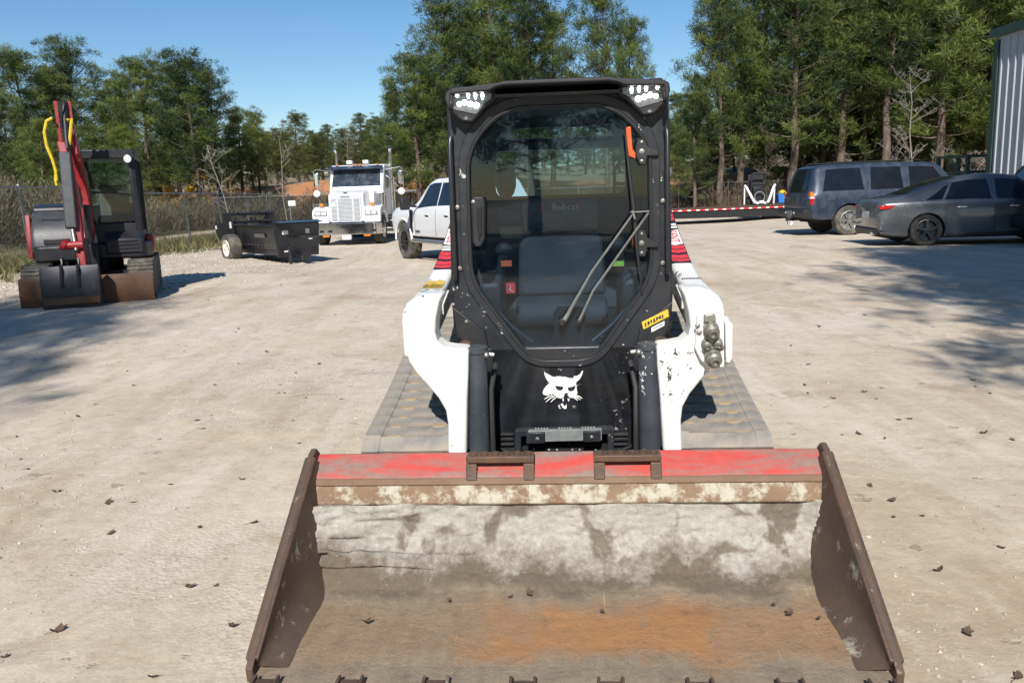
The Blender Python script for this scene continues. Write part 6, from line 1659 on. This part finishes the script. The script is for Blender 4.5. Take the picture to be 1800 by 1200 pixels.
def pine_meshes(seed, H=12.0, base=0.28, rad=2.7, nb=62, shape=0.8, per=13, gap=0.16):
    r = random.Random(seed)
    tk = MB()
    bend = [(r.uniform(-0.12, 0.12), r.uniform(-0.12, 0.12)) for _ in range(8)]
    path, acc = [], Vector((0, 0, 0))
    for i in range(9):
        t_ = i / 8
        if i:
            acc = acc + Vector((bend[i - 1][0], bend[i - 1][1], 0)) * (H / 12)
        path.append(Vector((acc.x, acc.y, H * t_ - (0.3 if i == 0 else 0))))
    R0 = 0.017 * H
    tk.tube(path, [R0 * (1.25 if i == 0 else 1) * (1 - 0.93 * (i / 8) ** 0.9) + 0.015 for i in range(9)], 9)
    def trunk_at(z):
        f = max(0, min(0.9999, z / H)) * 8
        i = int(f)
        return path[i].lerp(path[i + 1], f - i)
    vs, fs, tn = [], [], []
    for b in range(nb):
        u = (b + r.random()) / nb
        z = H * lerp(base, 0.985, u ** 0.85)
        rel = (z / H - base) / (1 - base)
        L = rad * (0.35 + 0.65 * math.sin(math.pi * (0.22 + 0.72 * rel ** shape))) * r.uniform(0.6, 1.2) * (1.0 if rel < 0.8 else lerp(1, 0.45, (rel - 0.8) / 0.2))
        if r.random() < gap:
            continue
        az = b * 2.399 + r.uniform(-0.5, 0.5)
        up = lerp(0.05, 0.8, rel) + r.uniform(-0.15, 0.2)
        d = Vector((math.cos(az), math.sin(az), up)).normalized()
        p0 = trunk_at(z)
        pts = [p0]
        for k in range(1, 5):
            q = d + Vector((0, 0, 0.10 * k + (-0.06 if rel < 0.4 else 0.0)))
            pts.append(p0 + q * (L * k / 4) + Vector((r.uniform(-.08, .08), r.uniform(-.08, .08), r.uniform(-.05, .05))))
        tk.tube(pts, [0.045 * (1 - rel * 0.6) + 0.01, 0.03, 0.02, 0.014, 0.006], 4, caps=False)
        bt = r.uniform(0.15, 0.8)
        ncl = max(3, int(L * 2.3))
        for c in range(ncl):
            f = lerp(0.28, 1.0, (c + r.random() * 0.8) / ncl)
            i = min(3, int(f * 4)); p = pts[i].lerp(pts[i + 1], f * 4 - i)
            spread = 0.19
            p = p + Vector((r.gauss(0, 0.30), r.gauss(0, 0.30), r.gauss(0.08, 0.18)))
            ct = r.uniform(-0.15, 0.15)
            for _ in range(per):
                off = Vector((r.gauss(0, spread), r.gauss(0, spread), r.gauss(0.0, spread * 0.7)))
                cc = p + off
                dd = (off * 0.6 + d * 0.5 + Vector((0, 0, 0.5))).normalized()
                tuft(vs, fs, tn, cc, dd, r, 8, 0.34, 0.014, bt + ct + 0.45 * (off.z / 0.25))  # sunlit tops and shaded undersides of each clump painted into the tint
    cm = bpy.data.meshes.new('crown')
    cm.from_pydata(vs, [], fs)
    tint_attr(cm, tn)
    tm = tk.mesh('trunk', 50)
    tm.materials.append(MAT['bark'])
    return tm, cm
PINES = [pine_meshes(1, base=0.20, rad=2.7, nb=76), pine_meshes(2, base=0.24, rad=2.6, shape=0.7, nb=74), pine_meshes(3, base=0.15, rad=2.9, nb=80), pine_meshes(4, base=0.38, rad=2.4, nb=56, shape=0.9), pine_meshes(5, base=0.10, rad=2.9, nb=74, shape=0.6)]
for tm, cm in PINES:
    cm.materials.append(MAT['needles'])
FAR = []
for i in (0, 2, 4):
    c = PINES[i][1].copy(); c.materials.clear(); c.materials.append(MAT['needles_far']); FAR.append((PINES[i][0], c))
dc = PINES[3][1].copy(); dc.materials.clear(); dc.materials.append(MAT['needles_dead'])
tr_rng = random.Random(5)
LOOK = ('rounded ', 'upright ', 'broad low-branched ', 'slim high-crowned ', 'bushy ')
def pine(x, y, H, v, label, group, wide=1.0, meshes=None, name='pine_tree'):
    if group:
        label = (LOOK[(0, 2, 4)[v]] if meshes is FAR else LOOK[v]) + label
    tm, cm = (meshes or PINES)[v]
    o = thing(name, label, 'tree', (x, y, gz(x, y) - 0.05), tr_rng.uniform(0, 6.28), group)
    s = H / 12.0
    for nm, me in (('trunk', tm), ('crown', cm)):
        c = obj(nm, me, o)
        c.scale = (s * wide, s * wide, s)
    return o
def pine_px(px, top, D, v, label, group, wide=1.0, meshes=None):
    p = at(px, 350, FPX / D)
    z = gz(p.x, p.y)
    yh = HZN - ROLL * (px - CXP)
    ztop = CAMH + (yh - top) * D / FPX
    return pine(p.x, p.y, ztop - z, v, label, group, wide, meshes)
G1 = ('pine in the stand beyond the chain-link fence behind the excavator', 'pines behind the excavator')
for px, top, D, v, w in ((-30, 150, 50, 2, 1.1), (25, 185, 46, 4, 1.0), (62, 112, 53, 0, 1.15), (112, 140, 62, 2, 1.1), (150, 98, 55, 1, 1.1), (196, 172, 60, 4, 1.0), (232, 150, 66, 2, 1.1), (268, 120, 55, 0, 1.15), (318, 140, 64, 2, 1.1), (352, 116, 54, 1, 1.2), (392, 140, 57, 3, 1.1), (428, 200, 62, 4, 1.1), (458, 205, 66, 0, 1.0), (85, 220, 44, 4, 1.2), (170, 230, 47, 4, 1.2), (225, 235, 50, 2, 1.1), (300, 235, 72, 4, 1.2), (360, 250, 74, 4, 1.1), (425, 262, 66, 4, 1.1)):
    pine_px(px, top, D, v, *G1, w)
G2 = ('distant pine in the far tree line behind the semi truck', 'distant pines behind the semi truck')
for px, top, D, v, w in ((478, 244, 95, 0, 1.3), (504, 238, 105, 1, 1.3), (528, 208, 112, 0, 1.3), (556, 236, 100, 2, 1.3), (582, 226, 115, 2, 1.3), (612, 232, 120, 0, 1.3), (640, 208, 112, 2, 1.3), (668, 214, 110, 1, 1.3), (700, 230, 105, 2, 1.4), (545, 262, 88, 2, 1.3), (598, 270, 86, 1, 1.3), (650, 256, 86, 2, 1.4), (690, 262, 84, 0, 1.4), (500, 275, 84, 2, 1.4), (730, 240, 100, 0, 1.4), (780, 235, 105, 2, 1.4), (840, 230, 100, 0, 1.4), (900, 220, 100, 2, 1.4), (960, 225, 104, 1, 1.4), (1030, 220, 100, 2, 1.4), (1090, 215, 98, 0, 1.4), (1150, 210, 100, 2, 1.4), (620, 285, 80, 1, 1.3), (560, 290, 80, 2, 1.3)):
    pine_px(px, top, D, v, *G2, w, FAR)
for i in range(16):
    pine_px(474 + i * 17 + tr_rng.uniform(-5, 5), tr_rng.uniform(232, 268), tr_rng.uniform(80, 98), 2, 'distant young pine filling the far tree line beyond the semi truck', 'young pines in the far tree line', 1.8, FAR)
G3 = ('tall pine rising behind the cab of the track loader', 'pines behind the track loader')
for px, top, D, v, w in ((738, 112, 50, 0, 1.15), (700, 178, 54, 4, 1.1), (790, 25, 50, 1, 1.05), (838, 55, 56, 2, 1.0), (872, -20, 52, 0, 1.0), (930, -30, 50, 1, 1.0), (972, 55, 56, 3, 1.0), (1072, 14, 52, 3, 0.8), (1108, 60, 56, 0, 0.7), (770, 150, 60, 2, 1.1), (900, 90, 62, 2, 1.1)):
    pine_px(px, top, D, v, *G3, w)
G4 = ('tall pine in the dense stand behind the parked cars', 'pines behind the parked cars')
for px, top, D, v, w in ((1222, 150, 50, 4, 0.85), (1268, -8, 50, 1, 0.9), (1304, -40, 53, 0, 0.95), (1345, -50, 60, 2, 1.0), (1396, -70, 50, 1, 1.05), (1440, -40, 58, 2, 1.0), (1478, -90, 52, 0, 1.0), (1520, -60, 60, 2, 1.0), (1556, -80, 50, 3, 1.1), (1602, -70, 56, 0, 1.1), (1648, -100, 50, 1, 1.1), (1690, -70, 58, 2, 1.1), (1730, -90, 50, 0, 1.1), (1775, -80, 56, 2, 1.1), (1820, -100, 48, 1, 1.1), (1870, -80, 52, 0, 1.1), (1330, 120, 66, 4, 1.2), (1420, 110, 68, 2, 1.2), (1500, 100, 68, 4, 1.2), (1580, 110, 70, 2, 1.2), (1660, 100, 66, 4, 1.2), (1740, 90, 68, 2, 1.2), (1445, 190, 60, 4, 1.2), (1350, 215, 58, 4, 1.1), (1530, 200, 58, 4, 1.1), (1250, 210, 58, 4, 0.9), (1620, 190, 56, 4, 1.1)):
    pine_px(px, top, D, v, *G4, w)
p = at(1522, 300, FPX / 54)
o = pine(p.x, p.y, 15.5, 3, 'single dying pine with rusty brown needles among the green pines', None, 0.55, [None, None, None, (PINES[3][0], dc)])
# pines behind the photographer: their shadows lie on the lot
for i in range(17):
    pine_px(1185 + i * 44 + tr_rng.uniform(-12, 12), tr_rng.uniform(120, 200), tr_rng.uniform(76, 90), i % 5, 'pine in the back row on the clay bank behind the parked cars', 'back row of pines on the clay bank', 1.3)
for i in range(26):
    pine_px(720 + i * 46 + tr_rng.uniform(-10, 10), tr_rng.uniform(205, 240), tr_rng.uniform(92, 100), 4, 'pine in the low far row on the plateau behind the clay bank', 'low far row of pines', 1.8)
for i in range(14):
    pine_px(-40 + i * 38 + tr_rng.uniform(-12, 12), tr_rng.uniform(215, 262), tr_rng.uniform(72, 86), (i * 2) % 5, 'pine in the back row far behind the excavator', 'back row of pines far behind the excavator', 1.3)
for i in range(25):
    pine_px(1175 + i * 30 + tr_rng.uniform(-8, 8), tr_rng.uniform(215, 250), tr_rng.uniform(66, 74), 4, 'young pine in the undergrowth on the clay bank behind the parked cars', 'young pines in the undergrowth', 1.7)
for i in range(15):
    pine_px(-20 + i * 33 + tr_rng.uniform(-8, 8), tr_rng.uniform(255, 285), tr_rng.uniform(66, 74), 4, 'young pine in the undergrowth far behind the excavator', 'young pines far behind the excavator', 1.7)
G5 = ('pine on the near side of the lot casting shade across the dirt', 'pines on the near side of the lot')
for x, y, H, v, w in ((-9.0, -6.4, 14.0, 1, 0.95), (-7.9, -8.2, 15.5, 1, 0.9), (-9.4, -4.6, 12.5, 2, 0.9), (-11.2, -6.6, 14.5, 2, 1.0), (-10.2, -8.0, 15.0, 0, 1.0), (-15.0, -6.0, 13.0, 0, 1.0), (5.9, -3.4, 15.0, 1, 0.92), (8.2, -3.6, 17.5, 0, 1.0), (7.2, -5.4, 16.0, 2, 0.95), (7.4, -1.6, 14.0, 0, 0.95), (9.2, -4.6, 15.0, 1, 1.1), (8.2, -2.2, 13.0, 4, 1.0), (10.4, -8.0, 16.5, 2, 1.0), (15.5, -9.0, 17.0, 1, 1.1), (2.0, -24, 13.0, 0, 1.1), (-3.0, -26, 14.0, 2, 1.1), (6.0, -27, 15.0, 4, 1.1), (-9.0, -24, 14.0, 4, 1.1), (14.0, -22, 15.0, 2, 1.1), (-16.0, -20, 14.0, 2, 1.1)):
    pine(x, y, H, v, *G5, w)

# ------------------------------------------------------------------ bare trees and shrubs
def bare_mesh(seed, H, spread, levels=4, lean=0.0, kids=5):
    r = random.Random(seed)
    m = MB()
    def grow(p, d, L, rad, lev):
        pts = [p]
        n = 5
        for i in range(n):
            d = (d + Vector((r.uniform(-.16, .16), r.uniform(-.16, .16), r.uniform(-.05, .10)))).normalized()
            pts.append(pts[-1] + d * L / n)
        m.tube(pts, [max(0.006, rad * (1 - 0.75 * i / n)) for i in range(n + 1)], 6 if lev == 0 else 4, caps=False)
        if lev >= levels - 1:
            return
        for k in range(kids if lev else kids * 3):
            f = r.uniform(0.25 if lev else 0.22, 0.98)
            i = min(n - 1, int(f * n)); q = pts[i].lerp(pts[i + 1], f * n - i)
            a = r.uniform(0, 6.28)
            side = Vector((math.cos(a), math.sin(a), 0))
            dd = (d * r.uniform(0.25, 0.7) + side * spread + Vector((0, 0, 0.25))).normalized()
            grow(q, dd, L * r.uniform(0.16, 0.34) * (1.25 - 0.7 * f if lev == 0 else 1.5), rad * 0.45 * (1 - 0.4 * f), lev + 1)
    grow(Vector((0, 0, -0.2)), Vector((lean, 0, 1)).normalized(), H, 0.0065 * H, 0)
    return m.mesh('branches', 50)
def bare(px, base_y, top, D, seed, spread, label, mat='pale_bark', group=None, lean=0.0, kids=4, cat='tree', name='bare_tree'):
    p = at(px, base_y, FPX / D)
    z = gz(p.x, p.y)
    yh = HZN - ROLL * (px - CXP)
    H = CAMH + (yh - top) * D / FPX - z
    me = bare_mesh(seed, H, spread, lean=lean, kids=kids)
    me.materials.append(MAT[mat])
    t_ = thing(name, label, cat, (p.x, p.y, z - 0.05), group=group)
    obj('trunk', me, t_)
bare(410, 400, 235, 43, 3, 0.8, 'slim pale leafless tree behind the fence, near the yellow dozer', lean=-0.10)
bare(508, 400, 232, 46, 8, 0.8, 'slim pale leafless tree behind the white sign', lean=-0.06)
bare(612, 360, 222, 84, 5, 0.9, 'grey leafless spreading tree in the far tree line', 'twig', kids=5)
bare(1600, 395, 128, 40, 11, 0.9, 'tall pale leafless tree rising behind the parked cars', kids=5)
bare(1660, 395, 215, 38, 15, 1.1, 'low spreading leafless tree beside the metal building', kids=5, lean=0.5)
bare(1350, 392, 225, 52, 21, 1.1, 'brown leafless sapling behind the small loader', 'twig', kids=6)
bare(1240, 392, 262, 56, 23, 1.1, 'thin brown leafless sapling near the end of the flatbed trailer', 'twig', kids=6)

def brush(name, label, spots, seed, cols, cat):
    r = random.Random(seed)
    vs, fs, tn = [], [], []
    for (x, y, R, Hh, n) in spots:
        z0 = gz(x, y)
        for _ in range(n):
            a, q = r.uniform(0, 6.28), math.sqrt(r.random()) * R
            h = Hh * math.sqrt(max(0.02, 1 - (q / R) ** 2)) * r.random() ** 0.6
            c = Vector((x + q * math.cos(a), y + q * math.sin(a), z0 + h))
            d = Vector((math.cos(a) * 0.4 + r.uniform(-.5, .5), math.sin(a) * 0.4 + r.uniform(-.5, .5), 0.9)).normalized()
            l = r.uniform(0.14, 0.42)
            s = d.cross(rand_unit(r)).normalized() * r.uniform(0.010, 0.028)
            o = len(vs)
            vs += [tuple(c - s), tuple(c + s), tuple(c + d * l)]
            fs.append((o, o + 1, o + 2))
            k = max(0, min(1, h / Hh * 0.6 + r.uniform(-.2, .35)))
            tn += [k, k, k]
    me = bpy.data.meshes.new(name)
    me.from_pydata(vs, [], fs)
    tint_attr(me, tn)
    me.materials.append(foliage_mat(name + '_stems', *cols))
    o = obj(name, me)
    return tag(o, label, cat, kind='stuff')
sp_ = []
for i in range(150):
    y = 17 + 34 * rng.random()
    x = -17.2 - rng.random() * 11 - max(0, (y - 36)) * 0.1
    pxx = 900 + x / y * 1450
    sp_.append((x, y, rng.uniform(0.9, 1.7), rng.uniform(0.75, 1.0) * lerp(3.3, 1.8, smooth01(0, 330, pxx)), 620))
for i in range(60):
    sp_.append((-21 + 17 * rng.random(), 47 + 11 * rng.random(), rng.uniform(0.9, 1.7), rng.uniform(1.2, 2.2), 420))
brush('brush_thicket', 'grey-brown winter brush growing beyond the chain-link fence', sp_, 3, ((0.095, 0.078, 0.055), (0.26, 0.235, 0.125), 0.25), 'brush')
sp_ = []
for i in range(40):
    x = -14 + 44 * rng.random()
    y = 56 + 8 * rng.random()
    sp_.append((x, y, rng.uniform(0.8, 1.6), rng.uniform(0.8, 2.2), 260))
for i in range(60):
    sp_.append((12 + 26 * rng.random(), 44 + 12 * rng.random() if i % 2 else 53 + 6 * rng.random(), rng.uniform(0.9, 1.6), rng.uniform(1.0, 2.4), 300))
brush('scrub_thicket', 'brown winter scrub under the pines behind the screened fence', sp_, 4, ((0.08, 0.055, 0.038), (0.20, 0.15, 0.09), 0.25), 'brush')
sp_ = []
for i in range(420):
    y = 13 + 26 * rng.random() ** 1.2
    x = fence_x(y) + rng.gauss(-0.9, 1.0)
    sp_.append((x, y, 0.35, 0.03, 26))
brush('grass', 'short dry winter grass along the chain-link fence', sp_, 6, ((0.10, 0.10, 0.04), (0.30, 0.27, 0.13), 0.3), 'grass')

# ------------------------------------------------------------------ loose things on the lot: leaves, stones
def leaf_mesh(seed):
    r = random.Random(seed)
    m = MB()
    n = 14
    curl = r.uniform(5, 13)
    tw = r.uniform(-3, 3)
    def zf(x, y):
        return curl * (x * x * 1.2 + y * y * 0.5) + tw * x * y + 0.006
    m.v.append((0, 0, zf(0, 0)))
    for ring_ in (0.5, 1.0):
        for i in range(n):
            a = 2 * math.pi * i / n
            R = (0.031 if i % 2 else 0.024) * r.uniform(0.75, 1.2) * (1.3 if abs(math.cos(a)) > 0.6 else 0.8)
            x, y = R * ring_ * math.cos(a), R * ring_ * math.sin(a)
            m.v.append((x, y, zf(x, y)))
    m.f = [(0, 1 + i, 1 + (i + 1) % n) for i in range(n)] + [(1 + i, 1 + n + i, 1 + n + (i + 1) % n, 1 + (i + 1) % n) for i in range(n)]
    m.tube([(-0.02, 0, zf(-0.02, 0)), (-0.05, 0.006, 0.012), (-0.075, 0.0, 0.016)], 0.0016, 4)
    me = m.mesh('dead_leaf', 0)
    me.materials.append(MAT['leaf_dead'])
    return me
LEAVES = [leaf_mesh(i) for i in range(6)]
lr = random.Random(8)
def leaf(p, label, group, s=1.0):
    o = obj('dead_leaf', lr.choice(LEAVES))
    o.location = p
    o.rotation_euler = (lr.uniform(-.25, .25), lr.uniform(-.25, .25), lr.uniform(0, 6.28))
    k = s * lr.uniform(0.28, 0.62)
    o.scale = (k, k, k)
    return tag(o, label, 'leaf', group)
LL = ('curled dark brown dead leaf lying on the pale dirt lot', 'dead leaves on the lot')
spots = [(36, 806), (48, 823), (100, 863), (235, 882), (195, 935), (425, 843), (447, 917), (380, 1028), (410, 1098), (345, 738), (355, 752), (235, 678), (168, 712), (137, 733), (378, 677), (515, 738), (527, 778), (352, 925), (268, 1188), (8, 1152), (100, 1108), (655, 650), (537, 699), (30, 768), (190, 883), (420, 640), (300, 850), (560, 640), (600, 700), (490, 690), (280, 770), (335, 1030), (500, 690), (520, 655), (470, 620), (590, 560), (150, 610), (120, 650), (420, 585), (415, 590), (440, 540),
         (1390, 608), (1440, 574), (1510, 762), (1530, 852), (1568, 878), (1555, 770), (1710, 667), (1715, 678), (1540, 700), (1465, 700), (1520, 688), (1550, 680), (1730, 760), (1780, 772), (1480, 763), (1395, 763), (1570, 906), (1420, 640), (1640, 575), (1740, 690), (1600, 735), (1580, 737), (1420, 690), (1395, 460), (1375, 465), (1490, 550), (1520, 555), (1650, 1000), (1620, 905), (1760, 960), (1700, 1110), (1790, 1190), (1500, 980)]
for px, py in spots:
    g_ = on_z(px, py, 0.0)
    g_.z = gz(g_.x, g_.y) + 0.001
    leaf(g_, *LL)
for i in range(8):
    y = 5 + 12 * lr.random()
    x = lr.uniform(-0.62, 0.62) * y
    if abs(x - 0.3) < 1.15 and y < 6.5:
        continue
    leaf((x, y, gz(x, y) + 0.001), *LL, 0.9)
LB = ('dead leaf lying on the muddy floor of the loader bucket', 'dead leaves in the bucket')
for px, py in ((645, 1092), (790, 1055), (897, 1048), (930, 1043), (1360, 1062), (1388, 1078), (1440, 1086), (1060, 1075)):
    g_ = on_z(px, py, 0.045)
    leaf(g_, *LB, 0.85)
# loose stones
st = MB()
sr = random.Random(9)
def stone(x, y, s):
    z = gz(x, y)
    a = sr.uniform(0, 6.28); ca, sa = math.cos(a), math.sin(a)
    pts = []
    for dx, dy, dz in ((1, 0, 0.1), (0, 0.7, 0.2), (-0.9, 0, 0.1), (0, -0.75, 0.15), (0.15, 0.1, 0.75), (0, 0, -0.4)):
        k = s * sr.uniform(0.75, 1.2)
        pts.append((x + (dx * ca - dy * sa) * k, y + (dx * sa + dy * ca) * k, z + dz * k))
    st.add(pts, [(0, 1, 4), (1, 2, 4), (2, 3, 4), (3, 0, 4), (1, 0, 5), (2, 1, 5), (3, 2, 5), (0, 3, 5)])
for i in range(9000):
    y = 2.2 + 15 * sr.random() ** 1.4
    x = sr.uniform(-0.70, 0.70) * y
    if x > 0.5 and sr.random() < 0.45:
        continue
    if noise.noise((x * 0.5, y * 0.35, 3.0)) < -0.18 and sr.random() < 0.8:
        continue
    stone(x, y, 0.003 + 0.011 * sr.random() ** 3 + 0.0003 * y)
for i in range(5200):
    y = 12 + 16 * sr.random()
    x = fence_x(y) + 0.2 + abs(sr.gauss(0, 2.6))
    stone(x, y, sr.uniform(0.012, 0.04))
t = NT('loose_stone')
cc = t.n('ShaderNodeNewGeometry').outputs['Random Per Island']
t.set(Base_Color=t.mix(cc, (0.27, 0.225, 0.17), (0.53, 0.48, 0.41)), Roughness=0.9)
so = st.build('gravel', t.m, smooth=0)
tag(so, 'loose pale gravel stones strewn over the dirt lot', 'gravel', kind='stuff')
